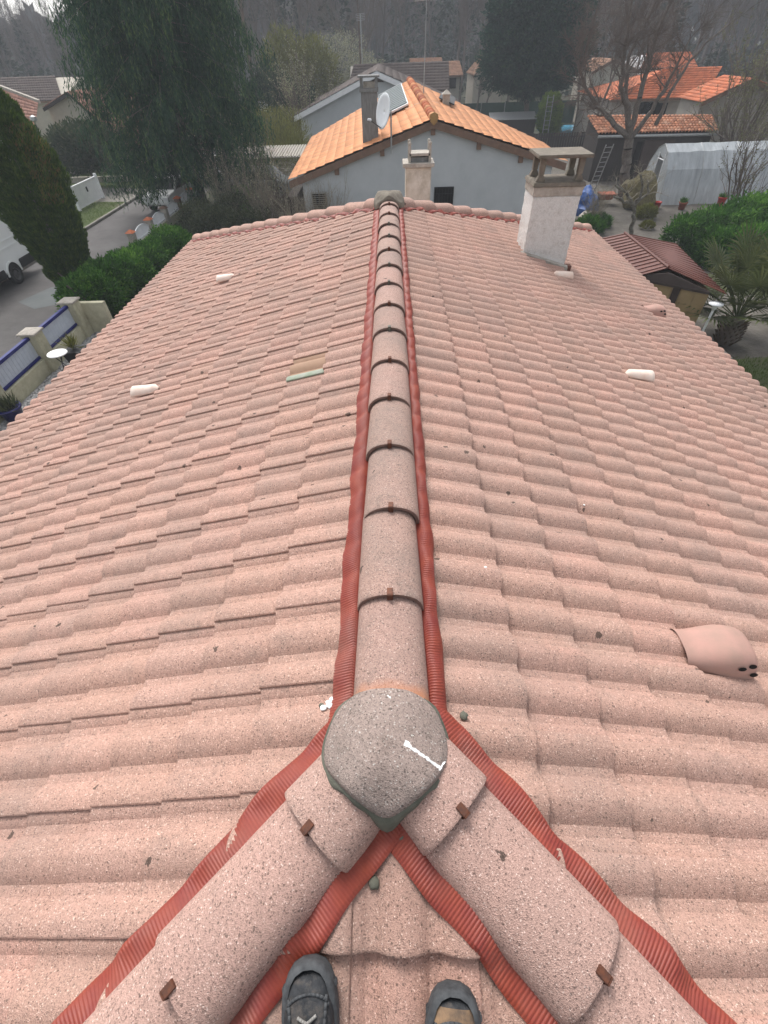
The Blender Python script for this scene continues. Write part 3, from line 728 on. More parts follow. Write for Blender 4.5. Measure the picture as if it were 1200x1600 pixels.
w = MB(); w.box(xa, xb, Yc + .08, Yc + .38, zc + .061, zc + .13); w.build('flue', M_GREYP, c2)
w = MB(); w.box(xa - .03, xb + .03, Yc + .04, Yc + .42, zc + .15, zc + .19); w.build('slab', M_CONCL, c2, bevel=.005)
for lx in (xa - .02, xb + .02):
    for ly in (Yc + .06, Yc + .40):
        w = MB(); w.box(lx - .022, lx + .022, ly - .02, ly + .02, zc + .061, zc + .30); w.lathe([(.001, .30), (.024, .305), (.03, .325), (.02, .345), (.002, .35)], (lx, ly, zc), 8); w.build('post', M_CONCL, c2)

# ------------------------------------------------------------------ person
def person():
    t = thing('person', 'person standing on the roof, seen only as two worn work shoes at the bottom edge', 'person', (-.04, -.42, 4.4))
    inv = Matrix.Translation((.04, .42, -4.4))
    def chain(name, pts, edges, mat, sub=2):
        me = bpy.data.meshes.new(name); me.from_pydata([p[0] for p in pts], edges, []); o = bpy.data.objects.new(name, me); link(o, t); o.matrix_parent_inverse = inv
        m = o.modifiers.new('s', 'SKIN'); sv = me.skin_vertices[0].data
        for i, (p, r) in enumerate(pts): sv[i].radius = (r, r) if not isinstance(r, tuple) else r
        sv[0].use_root = True
        o.modifiers.new('u', 'SUBSURF').levels = sub; o.modifiers['u'].render_levels = sub; me.materials.append(mat)
        m.use_smooth_shade = True; return o
    zf = 4.40
    P = [((-.03, -.62, zf + .88), (.16, .12)), ((-.13, -.62, zf + .80), .10), ((-.20, -.50, zf + .45), .068), ((-.235, -.44, zf + .13), .05),
         ((.07, -.62, zf + .80), .10), ((.13, -.50, zf + .45), .068), ((.155, -.46, zf + .13), .05),
         ((-.03, -.63, zf + 1.15), (.16, .11)), ((-.03, -.60, zf + 1.38), (.17, .11)), ((-.03, -.57, zf + 1.47), .06),
         ((-.21, -.57, zf + 1.37), .065), ((-.24, -.38, zf + 1.35), .05), ((-.16, -.20, zf + 1.62), .036),
         ((.15, -.57, zf + 1.37), .065), ((.19, -.38, zf + 1.35), .05), ((.14, -.20, zf + 1.62), .036)]
    E = [(0, 1), (1, 2), (2, 3), (0, 4), (4, 5), (5, 6), (0, 7), (7, 8), (8, 9), (8, 10), (10, 11), (11, 12), (8, 13), (13, 14), (14, 15)]
    chain('body', P, E, M_TROUSER)
    chain('head', [((-.03, -.55, zf + 1.50), .055), ((-.03, -.53, zf + 1.58), (.072, .085)), ((-.03, -.52, zf + 1.68), (.078, .095)), ((-.03, -.52, zf + 1.73), (.06, .07)), ((-.03, -.42, zf + 1.62), .014)], [(0, 1), (1, 2), (2, 3), (1, 4)], M_SKIN)
    chain('hair', [((-.03, -.56, zf + 1.68), (.08, .085)), ((-.03, -.55, zf + 1.735), (.074, .08))], [(0, 1)], M_HAIR, 2)
    for sx, hx_ in ((-1, -.16), (1, .14)):
        o = chain('hand', [((hx_, -.20, zf + 1.63), .026), ((hx_ * .95, -.17, zf + 1.70), (.038, .018))], [(0, 1)], M_SKIN)
        for q in range(4):
            fx = hx_ * .95 + (q - 1.5) * .019
            chain('finger', [((fx, -.175, zf + 1.72), .009), ((fx, -.17, zf + 1.755 + .005 * (q in (1, 2))), .008), ((fx, -.185, zf + 1.775), .007)], [(0, 1), (1, 2)], M_SKIN, 1)
        chain('thumb', [((hx_ * .95 - sx * .03, -.17, zf + 1.68), .010), ((hx_ * .95 - sx * .055, -.175, zf + 1.71), .009)], [(0, 1)], M_SKIN, 1)
    # shoes: lofted along their length; toe at local y=0, heel at y=-.30
    def shoe(tx, ty, yaw, toe_mat, seed):
        rnd = random.Random(seed)
        st = [(0.0, .012, .020, 0), (-.008, .030, .036, 0), (-.022, .041, .050, 0), (-.045, .049, .060, 0), (-.08, .053, .066, 0), (-.12, .052, .076, 0), (-.155, .047, .094, 0), (-.19, .042, .112, 0), (-.23, .040, .125, 0), (-.27, .038, .128, 0), (-.295, .028, .12, 0), (-.305, .012, .10, 0)]
        n = 20; V = []; F = []
        for (yy, hw, hh, _) in st:
            for i in range(n + 1):
                th = math.pi * i / n; c, s = math.cos(th), math.sin(th)
                V.append((hw * math.copysign(abs(c) ** .6, c), yy, .024 + (hh - .024) * abs(s) ** .75))
        m = n + 1
        for k in range(len(st) - 1):
            for i in range(n): F.append((k * m + i, k * m + i + 1, (k + 1) * m + i + 1, (k + 1) * m + i))
        F.append(tuple(range(m)))
        xr, yr = tx, ty
        zs = surf(tx, ty - .10) + .004
        z_toe = surf(tx, ty) ; slope = math.atan(S1)
        M = Matrix.Translation((tx, ty, AZ - S1 * (YN - ty) + .062)) @ Matrix.Rotation(yaw, 4, 'Z') @ Matrix.Rotation(slope * .85, 4, 'X') @ Matrix.Scale(1.25, 4)
        sh = bpy.data.objects.new('shoe', None); link(sh, t); sh.matrix_parent_inverse = inv; sh.matrix_basis = M
        mi = []
        cols = []
        mats = [M_SHOE, toe_mat]
        for f in F:
            cx_ = sum(V[i][0] for i in f) / len(f); cy_ = sum(V[i][1] for i in f) / len(f); cz_ = sum(V[i][2] for i in f) / len(f)
            mi.append(1 if (toe_mat is not M_SHOE and cy_ > -.16 and cy_ < -.024 and abs(cx_) < .040) else 0)
        u = meshobj('upper', V, F, M_SHOE, sh, True, mats=mats, mi=mi)
        # toe bumper + sole
        V = []; F = []; prof = [(1.0, 0.0), (1.14, .002), (1.16, .012), (1.13, .026), (1.05, .034), (.9, .036)]
        ol = [(hw, yy) for (yy, hw, hh, _) in st]; out = [(hw, yy) for hw, yy in ol] + [(-hw, yy) for hw, yy in reversed(ol)]
        cyc = -.15
        for (sc, z) in prof:
            for (x, y) in out: V.append((x * sc, cyc + (y - cyc) * (1 + (sc - 1) * .35), z + (.014 if (y > -.05 and z > .02) else 0)))
        q = len(out)
        for k in range(len(prof) - 1):
            for i in range(q): F.append((k * q + i, k * q + (i + 1) % q, (k + 1) * q + (i + 1) % q, (k + 1) * q + i))
        F.append(tuple(range(q))[::-1])
        so_ = meshobj('sole', V, F, M_SOLE, sh, True)
        # welt panels over the toe, tread lugs and laces
        b = MB()
        for i in range(9):
            a = -.75 + i * .19
            b.box(math.sin(a * 1.7) * .055 - .006, math.sin(a * 1.7) * .055 + .006, -.004 - abs(math.sin(a * 1.7)) ** 2 * .045, .008 - abs(math.sin(a * 1.7)) ** 2 * .045, .004, .028)
        b.build('tread', M_SOLE, sh, bevel=.002)
        b = MB()
        def top(x, y):
            for k in range(len(st) - 1):
                if st[k][0] >= y >= st[k + 1][0]:
                    f = (st[k][0] - y) / (st[k][0] - st[k + 1][0]); hw = st[k][1] + (st[k + 1][1] - st[k][1]) * f; hh = st[k][2] + (st[k + 1][2] - st[k][2]) * f
                    c = min(1, abs(x) / hw) ** (1 / .6); return .024 + (hh - .024) * math.sqrt(max(0, 1 - c * c)) ** .75
            return .08
        def lace(x1, y1, x2, y2, r=.0032):
            N = 8; pr = None
            for i in range(N + 1):
                x = x1 + (x2 - x1) * i / N; y = y1 + (y2 - y1) * i / N; p = (x, y, top(x, y) + .004 + .003 * math.sin(math.pi * i / N))
                if pr: b.bar(pr, p, r, 5)
                pr = p
        for k in range(5):
            y = -.070 - k * .024; lace(-.019, y, .019, y - .018); lace(.019, y, -.019, y - .018)
        b.build('lace', M_LACE, sh, True)
        # stitched seams / overlays
        b = MB()
        for s_ in (-1, 1):
            pr = None
            for i in range(14):
                x = s_ * (.040 - .018 * i / 13); y = -.045 - i * .011; p = (x, y, top(x, y) + .002)
                if pr: b.bar(pr, p, .0035, 5)
                pr = p
        pr = None
        for i in range(15):
            a = math.pi * i / 14; x = .043 * math.cos(a); y = -.062 + .022 * math.sin(a); p = (x, y, top(x, y) + .0015)
            if pr: b.bar(pr, p, .003, 5)
            pr = p
        b.build('overlay_seam', M_SOLE, sh, True)
        return sh
    a = shoe(-.232, -.018, R(6), M_SHOE, 1); a['label'] = 'black work shoe with grey laces, left'
    a = shoe(.165, -.066, R(-5), M_SHOETAN, 2); a['label'] = 'black work shoe with muddy tan toe, right'
person()

# ------------------------------------------------------------------ ground and streets
def sheet(name, pts, z, mat):
    return struct(meshobj(name, [(x, y, z) for x, y in pts], [tuple(range(len(pts)))], mat))
M_GROUND = plain('wood_floor_soil', (0.075, 0.07, 0.045), (0.04, 0.045, 0.025), .25, .95, dirt=(0.06, 0.075, 0.03))
M_SOIL = plain('grey_sandy_soil', (0.16, 0.145, 0.125), (0.085, 0.075, 0.065), 1.3, .95, bscale=9, bstr=.9, bdist=.05, dirt=(0.075, 0.07, 0.05))
M_ASPH = plain('asphalt', (0.105, 0.098, 0.095), (0.075, 0.07, 0.068), .9, .9, bscale=60, bstr=.4, dirt=(0.13, 0.125, 0.12))
M_PATCH = plain('asphalt_patch', (0.125, 0.135, 0.135), (0.10, 0.11, 0.11), 1.5, .9)
M_KERB = plain('kerb_stone', (0.24, 0.225, 0.20), (0.16, 0.15, 0.135), 3, .9)
M_GRASS = foliage_mat('grass_blades', [(0, (0.05, 0.085, 0.018)), (1, (0.12, 0.17, 0.04))])
M_LAWN = plain('lawn_soil', (0.10, 0.13, 0.04), (0.06, 0.085, 0.03), 1.5, .95, dirt=(0.11, 0.09, 0.06))
M_DRIVE = plain('gravel_drive', (0.22, 0.205, 0.18), (0.15, 0.14, 0.12), 2.5, .95, bscale=30)
M_DECK = plain('brown_terrace', (0.17, 0.13, 0.115), (0.13, 0.10, 0.09), 3, .85)
M_PEB = plain('pebbles', (0.50, 0.49, 0.48), (0.22, 0.22, 0.22), 11, .8)
sheet('ground', [(-900, -300), (900, -300), (900, 900), (-900, 900)], -0.02, M_GROUND)
sheet('garden_soil', [(4, -12), (26, -12), (26, 52), (-9, 52), (-9, 23.2), (4, 15)], -.012, M_SOIL)
sheet('road', [(-15.7, -40), (-10.75, -40), (-10.75, 23), (-11.7, 26), (-11.7, 130), (-15.7, 130)], -.008, M_ASPH)
sheet('road_patch', [(-13.9, 17.3), (-12.9, 16.6), (-11.9, 17.2), (-11.7, 18.6), (-12.5, 19.2), (-13.4, 18.7)], -.004, M_PATCH)
k = MB(); k.box(-15.85, -15.7, -40, 130, -.05, .11); struct(k.build('kerb', M_KERB, bevel=.02))
sheet('verge', [(-40, -20), (-15.85, -20), (-15.85, 130), (-40, 130)], .09, M_LAWN)
sheet('driveway', [(-22, 33.2), (-15.86, 32.2), (-15.86, 36.0), (-22, 37.0)], .094, M_DRIVE)
sheet('terrace', [(-9.35, -8), (-4.0, -8), (-4.0, 24), (-9.35, 15)], -.004, M_DECK)
sheet('pebble_bed', [(-9.8, -8), (-9.35, -8), (-9.35, 15), (-10.1, 15.5)], -.006, M_PEB)
sheet('lawn', [(7.2, 6), (16, 6), (16, 12.6), (9.3, 11.9), (7.2, 10.6)], -.008, M_LAWN)
# pebbles
def pebbles(n, x0, x1, y0, y1):
    b = bmesh.new(); bmesh.ops.create_icosphere(b, subdivisions=1, radius=1); bv = np.array([v.co[:] for v in b.verts]); bf = np.array([[v.index for v in f.verts] for f in b.faces]); b.free()
    V = []; F = []
    for i in range(n):
        s = rng.uniform(.022, .05); q = bv * s * np.array([1, rng.uniform(.6, 1), .6]); q = q + np.array([rng.uniform(x0, x1), rng.uniform(y0, y1), s * .4]); V.append(q); F.append(bf + i * len(bv))
    return stuff(fastmesh('pebbles', np.vstack(V), np.vstack(F), M_PEB, tone=None))
pebbles(3200, -9.75, -9.2, 5.5, 15)
def grass(n, areas, name='grass', h=(.03, .09), mat=None):
    V = []; F = []; T = []
    for k in range(n):
        (x0, x1, y0, y1, z) = areas[k % len(areas)]; x, y = rng.uniform(x0, x1), rng.uniform(y0, y1); hh = rng.uniform(*h); a = rng.uniform(0, 6.28); w = .008
        dx, dy = math.cos(a) * w, math.sin(a) * w; lx, ly = rng.normal(0, .03, 2)
        V += [(x - dx, y - dy, z), (x + dx, y + dy, z), (x + lx, y + ly, z + hh)]; F.append((3 * k, 3 * k + 1, 3 * k + 2))
    return stuff(fastmesh(name, np.array(V), np.array(F), mat or M_GRASS, tone=rng.uniform(0, 1, n)))
grass(26000, [(7.4, 12, 7, 12, 0), (-19, -15.9, 24, 32.2, .09), (-22, -15.9, 36, 44, .09)], h=(.04, .12))

# ------------------------------------------------------------------ vegetation toolkit
def leaves(name, P, Dr, ln, wd, mat, parent, tone=None):
    """P (n,3) base points, Dr (n,3) unit directions"""
    n = len(P); L = rng.uniform(*ln, n)[:, None]; W = rng.uniform(*wd, n)[:, None]
    rv = rng.normal(size=(n, 3)); side = np.cross(Dr, rv); side /= np.linalg.norm(side, axis=1)[:, None] + 1e-9
    a = P; b = P + Dr * L * .5 + side * W; c = P + Dr * L; d = P + Dr * L * .5 - side * W
    V = np.stack([a, b, c, d], 1).reshape(-1, 3); F = np.arange(4 * n).reshape(n, 4)
    if tone is None: tone = rng.uniform(0, 1, n)
    return fastmesh(name, V, F, mat, parent, tone)
def unit(v): return v / (np.linalg.norm(v, axis=-1, keepdims=True) + 1e-9)
def ellipsoid_pts(n, c, r, inner=.55):
    d = unit(rng.normal(size=(n, 3))); q = rng.uniform(inner ** 3, 1, n) ** (1 / 3)
    return np.array(c) + d * q[:, None] * np.array(r), d
def grow(p, d, L, r, depth, P, rnd, out):
    """recursive branching; out gets (p0,p1,r0,r1)"""
    nseg = P['seg']; p = Vector(p); d = Vector(d).normalized(); step = L / nseg
    for i in range(nseg):
        r1 = r * (1 - P['taper'] / nseg)
        nd = (d + Vector((rnd.gauss(0, 1), rnd.gauss(0, 1), rnd.gauss(0, 1))) * P['wig'] + Vector((0, 0, P['up']))).normalized()
        q = p + nd * step; out.append((tuple(p), tuple(q), r, r1)); p, d, r = q, nd, r1
        if depth > 0 and i >= P.get('clear', 0 if depth < P['depth'] else 1):
            for _ in range(P['kids']):
                if rnd.random() < P['prob']:
                    ax = d.orthogonal().normalized(); ax.rotate(Matrix.Rotation(rnd.uniform(0, 6.28), 3, d))
                    kd = (d * math.cos(P['ang']) + ax * math.sin(P['ang'])).normalized()
                    grow(p, kd, L * P['ratio'] * rnd.uniform(.7, 1.15), r * .6, depth - 1, P, rnd, out)
    return out
def tubes(segs, sides=4):
    A = np.array([s[0] for s in segs]); B = np.array([s[1] for s in segs]); r0 = np.array([s[2] for s in segs]); r1 = np.array([s[3] for s in segs])
    d = unit(B - A); ref = np.where(np.abs(d[:, 2:3]) > .9, np.array([[1., 0, 0]]), np.array([[0, 0, 1.]])); u = unit(np.cross(d, ref)); v = np.cross(d, u)
    t = np.arange(sides) * 2 * np.pi / sides; cs, sn = np.cos(t), np.sin(t)
    ra = A[:, None] + (u[:, None] * cs[None, :, None] + v[:, None] * sn[None, :, None]) * r0[:, None, None]
    rb = B[:, None] + (u[:, None] * cs[None, :, None] + v[:, None] * sn[None, :, None]) * r1[:, None, None]
    V = np.concatenate([ra, rb], 1).reshape(-1, 3); n = len(segs); base = (np.arange(n) * 2 * sides)[:, None, None]
    i = np.arange(sides); q = np.stack([i, (i + 1) % sides, sides + (i + 1) % sides, sides + i], 1)[None]
    return V, (base + q).reshape(-1, 4)
def twigs_at_tips(segs, n, ln, rnd, r=.006, thresh=None):
    tips = [s for s in segs if s[3] < (thresh or .02)]
    out = []
    for _ in range(n):
        s = rnd.choice(tips); p = Vector(s[0]).lerp(Vector(s[1]), rnd.random()); d = (Vector(s[1]) - Vector(s[0])).normalized()
        dd = (d + Vector((rnd.gauss(0, .7), rnd.gauss(0, .7), rnd.gauss(.15, .6)))).normalized(); out.append((tuple(p), tuple(p + dd * rnd.uniform(*ln)), r, r * .35))
    return out

# big weeping conifer, left
M_CONIF = foliage_mat('dark_weeping_foliage', [(0, (0.010, 0.032, 0.020)), (.6, (0.034, 0.088, 0.048)), (1, (0.12, 0.19, 0.065))])
def weeping(x, y, H, Rm, label):
    t = thing('conifer_tree', label, 'tree', (x, y, 0)); inv = Matrix.Translation((-x, -y, 0)); rnd = random.Random(3)
    segs = []; p = Vector((x, y, -.1)); r = .26; top = Vector((x - .5, y, H))
    for i in range(14):
        q = Vector((x, y, 0)).lerp(top, (i + 1) / 14) + Vector((rnd.gauss(0, .04), rnd.gauss(0, .04), 0)); segs.append((tuple(p), tuple(q), r, r * .9)); p = q; r *= .9
    P = []; D = []; T = []
    for k in range(210):
        h = 1.6 + (H - 2.0) * (k / 210) ** 0.95; az = k * 2.399 + rnd.uniform(-.3, .3)
        R_ = Rm * (0.62 + .42 * math.sin(min(1, (h / H) * 1.55 + .18) * math.pi * .62)) * (1 - max(0, h / H - .55) * 1.5) * rnd.uniform(.75, 1.08)
        R_ = max(.5, R_); b0 = Vector((x - .5 * h / H, y, h)); pr = b0; rr = .05
        N = 12
        for i in range(1, N + 1):
            s = i / N; q = b0 + Vector((math.cos(az) * R_ * s, math.sin(az) * R_ * s, .9 * s - 1.75 * s * s + rnd.gauss(0, .03)))
            segs.append((tuple(pr), tuple(q), rr, rr * .82)); rr *= .82
            if s > .22:
                nh = int(7 + 9 * s)
                for _ in range(nh):
                    c = pr.lerp(q, rnd.random()) + Vector((rnd.gauss(0, .22), rnd.gauss(0, .22), rnd.gauss(0, .08))); Lh = rnd.uniform(.35, 1.15) * (1 if h > 2.4 else .75)
                    tt = min(1, max(0, rnd.gauss(.35, .22) + (s - .6) * .3)); m = int(Lh / .085); dx, dy = rnd.gauss(0, .12), rnd.gauss(0, .12)
                    for j in range(m):
                        z = j * .085; P.append((c.x + dx * z + rnd.gauss(0, .015), c.y + dy * z + rnd.gauss(0, .015), c.z - z)); D.append((rnd.gauss(0, .42) + math.cos(az) * .1, rnd.gauss(0, .42) + math.sin(az) * .1, -1)); T.append(min(1, max(0, tt + rnd.gauss(0, .12) + .1 * j / m)))
            pr = q
    V, F = tubes(segs, 5); o = fastmesh('trunk', V, F, M_BARK, t, smooth=True); o.matrix_parent_inverse = inv
    P = np.array(P); D = unit(np.array(D)); T = np.array(T); k = P[:, 2] > .25; P, D, T = P[k], D[k], T[k]
    o = leaves('crown', P, D, (.13, .26), (.012, .028), M_CONIF, t, T); o.matrix_parent_inverse = inv
weeping(-10.5, 30.2, 15.5, 4.5, 'huge dark green weeping conifer beside the road, behind the hedge')

# columnar cypress
M_CYP = foliage_mat('cypress_foliage', [(0, (0.018, 0.042, 0.012)), (.5, (0.058, 0.105, 0.022)), (.85, (0.125, 0.175, 0.038)), (1, (0.20, 0.12, 0.055))])
def cypress(x, y, H, Rm, label):
    t = thing('cypress_tree', label, 'tree', (x, y, 0)); inv = Matrix.Translation((-x, -y, 0))
    n = 90000; h = rng.uniform(0, 1, n) ** .9; az = rng.uniform(0, 2 * np.pi, n)
    lump = 1 + .09 * np.sin(az * 5 + h * 19) + .07 * np.sin(az * 9 - h * 41) + .05 * np.sin(az * 3 + h * 63)
    rad = Rm * np.interp(h, [0, .25, .42, .58, .74, .86, .95, 1], [.42, .72, .93, 1.0, .88, .60, .32, .03]) * lump
    q = rng.uniform(.62, 1.03, n) ** .5
    P = np.stack([x + rad * q * np.cos(az), y + rad * q * np.sin(az), .15 + h * H], 1)
    D = unit(np.stack([np.cos(az) * .55 + rng.normal(0, .3, n), np.sin(az) * .55 + rng.normal(0, .3, n), np.full(n, 1.0)], 1))
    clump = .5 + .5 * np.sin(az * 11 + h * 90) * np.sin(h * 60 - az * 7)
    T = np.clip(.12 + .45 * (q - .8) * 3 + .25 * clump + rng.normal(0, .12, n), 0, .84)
    brown = (np.abs(h - .62) < .2) & (np.sin(az * 2 + 2.2) > .55) & (h > .5) & (rng.random(n) < .5); T[brown] = rng.uniform(.8, 1.0, brown.sum())
    o = leaves('crown', P, D, (.07, .17), (.010, .022), M_CYP, t, T); o.matrix_parent_inverse = inv
    V, F = tubes([((x, y, 0), (x, y, H * .8), .16, .04)], 8); o = fastmesh('trunk', V, F, M_BARK, t); o.matrix_parent_inverse = inv
cypress(-11.27, 17.1, 5.9, 1.06, 'tall dark columnar cypress with a brown patch, between the van and the hedge')

# hedges and shrubs: lumps of leafy sprays
def shrub(name, label, cat, lumps, n, ln, wd, mat, up=.5, stems=None, group=None, tonemean=.45, inner=.7):
    c0 = lumps[0][0]; t = thing(name, label, cat, (c0[0], c0[1], 0), group=group); inv = Matrix.Translation((-c0[0], -c0[1], 0))
    tot = sum(l[1][0] * l[1][1] * l[1][2] for l in lumps) ; Ps = []; Ds = []; Ts = []
    wts = np.array([(l[1][0] * l[1][1] * l[1][2]) ** .67 for l in lumps]); wts /= wts.sum()
    for (c, r), wgt in zip(lumps, wts):
        m = max(40, int(n * wgt)); P, d = ellipsoid_pts(m, c, r, inner)
        lump = 1 + .12 * np.sin(d[:, 0] * 9 + c[0] * 3) * np.sin(d[:, 1] * 8 + c[1]) + .08 * np.sin(d[:, 2] * 14 + c[2] * 5)
        P = np.array(c) + (P - np.array(c)) * lump[:, None]
        stray = rng.random(m) < .12; P[stray] = np.array(c) + (P[stray] - np.array(c)) * rng.uniform(1.0, 1.16, (stray.sum(), 1))
        D = unit(d + rng.normal(0, .55, (m, 3)) + np.array([0, 0, up])); Ps.append(P); Ds.append(D)
        Ts.append(np.clip(rng.normal(tonemean + rng.normal(0, .07), .18, m) + .14 * np.sin(P[:, 0] * 9) * np.sin(P[:, 1] * 8) + .30 * np.sin(P[:, 0] * 2.6 + 1) * np.sin(P[:, 2] * 3.1) * np.cos(P[:, 1] * 1.9) + .12 * d[:, 2], 0, 1))
    P = np.vstack(Ps); D = np.vstack(Ds); T = np.concatenate(Ts); k = P[:, 2] > .03
    o = leaves('foliage', P[k], D[k], ln, wd, mat, t, T[k]); o.matrix_parent_inverse = inv
    if stems:
        V, F = tubes(stems, 5); o = fastmesh('stem', V, F, M_TWIG, t); o.matrix_parent_inverse = inv
    return t
M_HEDGE = foliage_mat('hedge_green', [(0, (0.014, 0.046, 0.008)), (.6, (0.055, 0.155, 0.020)), (1, (0.16, 0.31, 0.05))])
M_OLIVE = foliage_mat('olive_leaf', [(0, (0.025, 0.035, 0.018)), (.6, (0.07, 0.085, 0.045)), (1, (0.16, 0.17, 0.09))])
M_LIME = foliage_mat('yellow_green_leaf', [(0, (0.07, 0.075, 0.015)), (1, (0.24, 0.24, 0.07))])
M_DKG = foliage_mat('dark_green_leaf', [(0, (0.010, 0.024, 0.014)), (.6, (0.028, 0.055, 0.030)), (1, (0.06, 0.095, 0.045))])
rnd = random.Random(5)
lumps = []
for i in range(30):
    y = 15.3 + i * .235; k = 1 - .25 * i / 30; lumps.append(((-10.05 + .9 * (i / 30) + rnd.gauss(0, .12), y, (.72 + rnd.gauss(0, .08)) * k), (.72, .5, (.72 + rnd.gauss(0, .07)) * k)))
shrub('hedge', 'bright green bushy hedge running between the road and the pink roof', 'hedge', lumps, 80000, (.06, .15), (.014, .032), M_HEDGE, stems=[((-9.9, 15.9, 0), (-10.2, 15.0, 1.3), .05, .03), ((-10.2, 16.3, 0), (-10.7, 15.6, 1.5), .05, .02)], tonemean=.42)
lumps = [((13.2, 20.9, .75), (1.6, .9, .85)), ((11.7, 20.3, .7), (.9, .8, .8)), ((14.8, 21.6, .9), (1.5, .9, .95)), ((12.6, 19.4, .55), (.9, .8, .7)), ((16.4, 22.0, .95), (1.4, 1, 1.0)), ((15.2, 20.4, .7), (1.2, .9, .8)), ((17.8, 21.8, 1.0), (1.3, 1.2, 1.1)), ((14, 19.5, .6), (1.2, .9, .7))]
shrub('hedge', 'spreading green conifer hedge in front of the plastic greenhouse, behind the palm', 'hedge', lumps, 60000, (.08, .2), (.014, .032), M_HEDGE, up=.25, tonemean=.4)
# magnolia by the gate
lumps = [((-19.8, 37, 2.3), (1.7, 1.6, 1.2)), ((-20.8, 37, 1.9), (1.3, 1.4, 1.1)), ((-18.6, 36.6, 2.2), (1.4, 1.5, 1.2)), ((-19.6, 36.4, 1.9), (1.5, 1.3, .9))]
M_MAGN = foliage_mat('magnolia_leaf', [(0, (0.022, 0.038, 0.020)), (.6, (0.055, 0.078, 0.040)), (1, (0.15, 0.145, 0.085))])
shrub('magnolia_tree', 'round olive green magnolia in front of the beige gabled house on the left', 'tree', lumps, 17000, (.14, .26), (.03, .055), M_MAGN, stems=[((-19.8, 37, 0), (-19.8, 37, 2.6), .12, .07), ((-19.8, 37, 1.2), (-20.8, 37, 2.4), .07, .04), ((-19.8, 37, 1.2), (-18.7, 36.6, 2.4), .07, .04)], inner=.5)
# olive shrub under the far verge
lumps = [((-8.2, 24.5, .55), (1.3, 1.0, .8)), ((-6.6, 24.2, .5), (1.2, .8, .75)), ((-9.3, 25.6, .6), (1.0, 1.0, .8)), ((-5.2, 24.6, .55), (1.0, .7, .8)), ((-7.4, 25.8, .7), (1.2, .9, .9))]
shrub('shrub', 'grey-green flowering shrub row just beyond the far left verge of the pink roof', 'shrub', lumps, 26000, (.05, .11), (.012, .026), M_OLIVE, tonemean=.55)
shrub('shrub', 'vivid green low bush at the foot of the weeping conifer', 'shrub', [((-8.1, 29.8, .45), (.9, .8, .65)), ((-7.2, 28.6, .3), (.7, .6, .5))], 9000, (.08, .16), (.02, .04), M_HEDGE, tonemean=.7)
shrub('shrub', 'clump of yellow-green willow stems left of the orange-roofed house', 'shrub', [((-7.8, 40, 1.9), (2.4, 2.0, 1.6)), ((-9.6, 41, 1.6), (1.6, 1.6, 1.3)), ((-6.5, 38, 1.3), (1.4, 1.4, 1.1))], 16000, (.18, .45), (.006, .014), M_LIME, up=1.2, tonemean=.4, inner=.2)
shrub('bamboo_clump', 'tall bamboo clump, yellow-green at the top, left of the white-trimmed gable', 'shrub', [((-9.5, 58, 4.0), (2.4, 2.0, 3.2)), ((-7.0, 58, 4.2), (2.4, 1.8, 2.6))], 22000, (.2, .45), (.02, .04), M_LIME, up=.3, tonemean=.3, inner=.3)
shrub('shrub', 'dark evergreen bush left of the grey gable with white bargeboards', 'shrub', [((-9.6, 50, 2.6), (2.3, 1.8, 2.7)), ((-7.6, 50.5, 2.0), (1.9, 1.6, 2.2))], 20000, (.16, .32), (.03, .05), M_DKG, up=.2)
# round dark tree
lumps = [((12.3, 55, 6.6), (4.2, 3.8, 3.6)), ((10.3, 54.5, 5.0), (2.6, 2.4, 2.0)), ((14.4, 54.6, 5.4), (2.7, 2.4, 2.2)), ((12.2, 54, 4.2), (2.9, 2.4, 1.6)), ((12.0, 55, 9.6), (3.0, 3.0, 2.4)), ((14.2, 55, 8.2), (2.4, 2.4, 2.2)), ((10.2, 55, 8.0), (2.2, 2.2, 2.2))]
M_DARKR = foliage_mat('dark_round_leaf', [(0, (0.007, 0.026, 0.018)), (.6, (0.022, 0.066, 0.042)), (1, (0.06, 0.125, 0.06))])
shrub('evergreen_tree', 'big rounded dark evergreen behind the orange roof, right of its antenna', 'tree', lumps, 60000, (.18, .38), (.04, .075), M_DARKR, up=.1, inner=.55,
      stems=[((12.6, 55, 0), (12.4, 55, 3.2), .24, .2), ((12.4, 55, 2.0), (11.2, 55, 4.4), .15, .08), ((12.4, 55, 3.0), (13.6, 55, 5.2), .15, .08), ((12.4, 55, 3.2), (12.3, 55, 8), .18, .05)])
shrub('shrub', 'small lime green tree under the dark rounded evergreen', 'tree', [((13.3, 50, 1.9), (.9, .9, 1.3)), ((13.6, 50, 1.0), (.8, .8, .8))], 8000, (.12, .25), (.03, .05), foliage_mat('lime_leaf', [(0, (.07, .11, .02)), (1, (.20, .30, .05))]), up=.3)
for (x, y, r, h) in [(-19.8, 86, 2.2, 1.7), (-22.8, 84, 2.0, 1.6), (-17.6, 90, 1.6, 2.0)]:
    shrub('hedge', {-19.8: 'clipped green hedge block beside the far white fence', -22.8: 'clipped green hedge block leftmost, near tall pine trunks', -17.6: 'clipped hedge block nearest the small far left house'}[x], 'hedge', [((x, y, h * .55), (r * .6, r * .6, h * .6)), ((x + .8, y, h * .55), (r * .6, r * .6, h * .6))], 5000, (.15, .3), (.04, .07), M_HEDGE, up=.1)

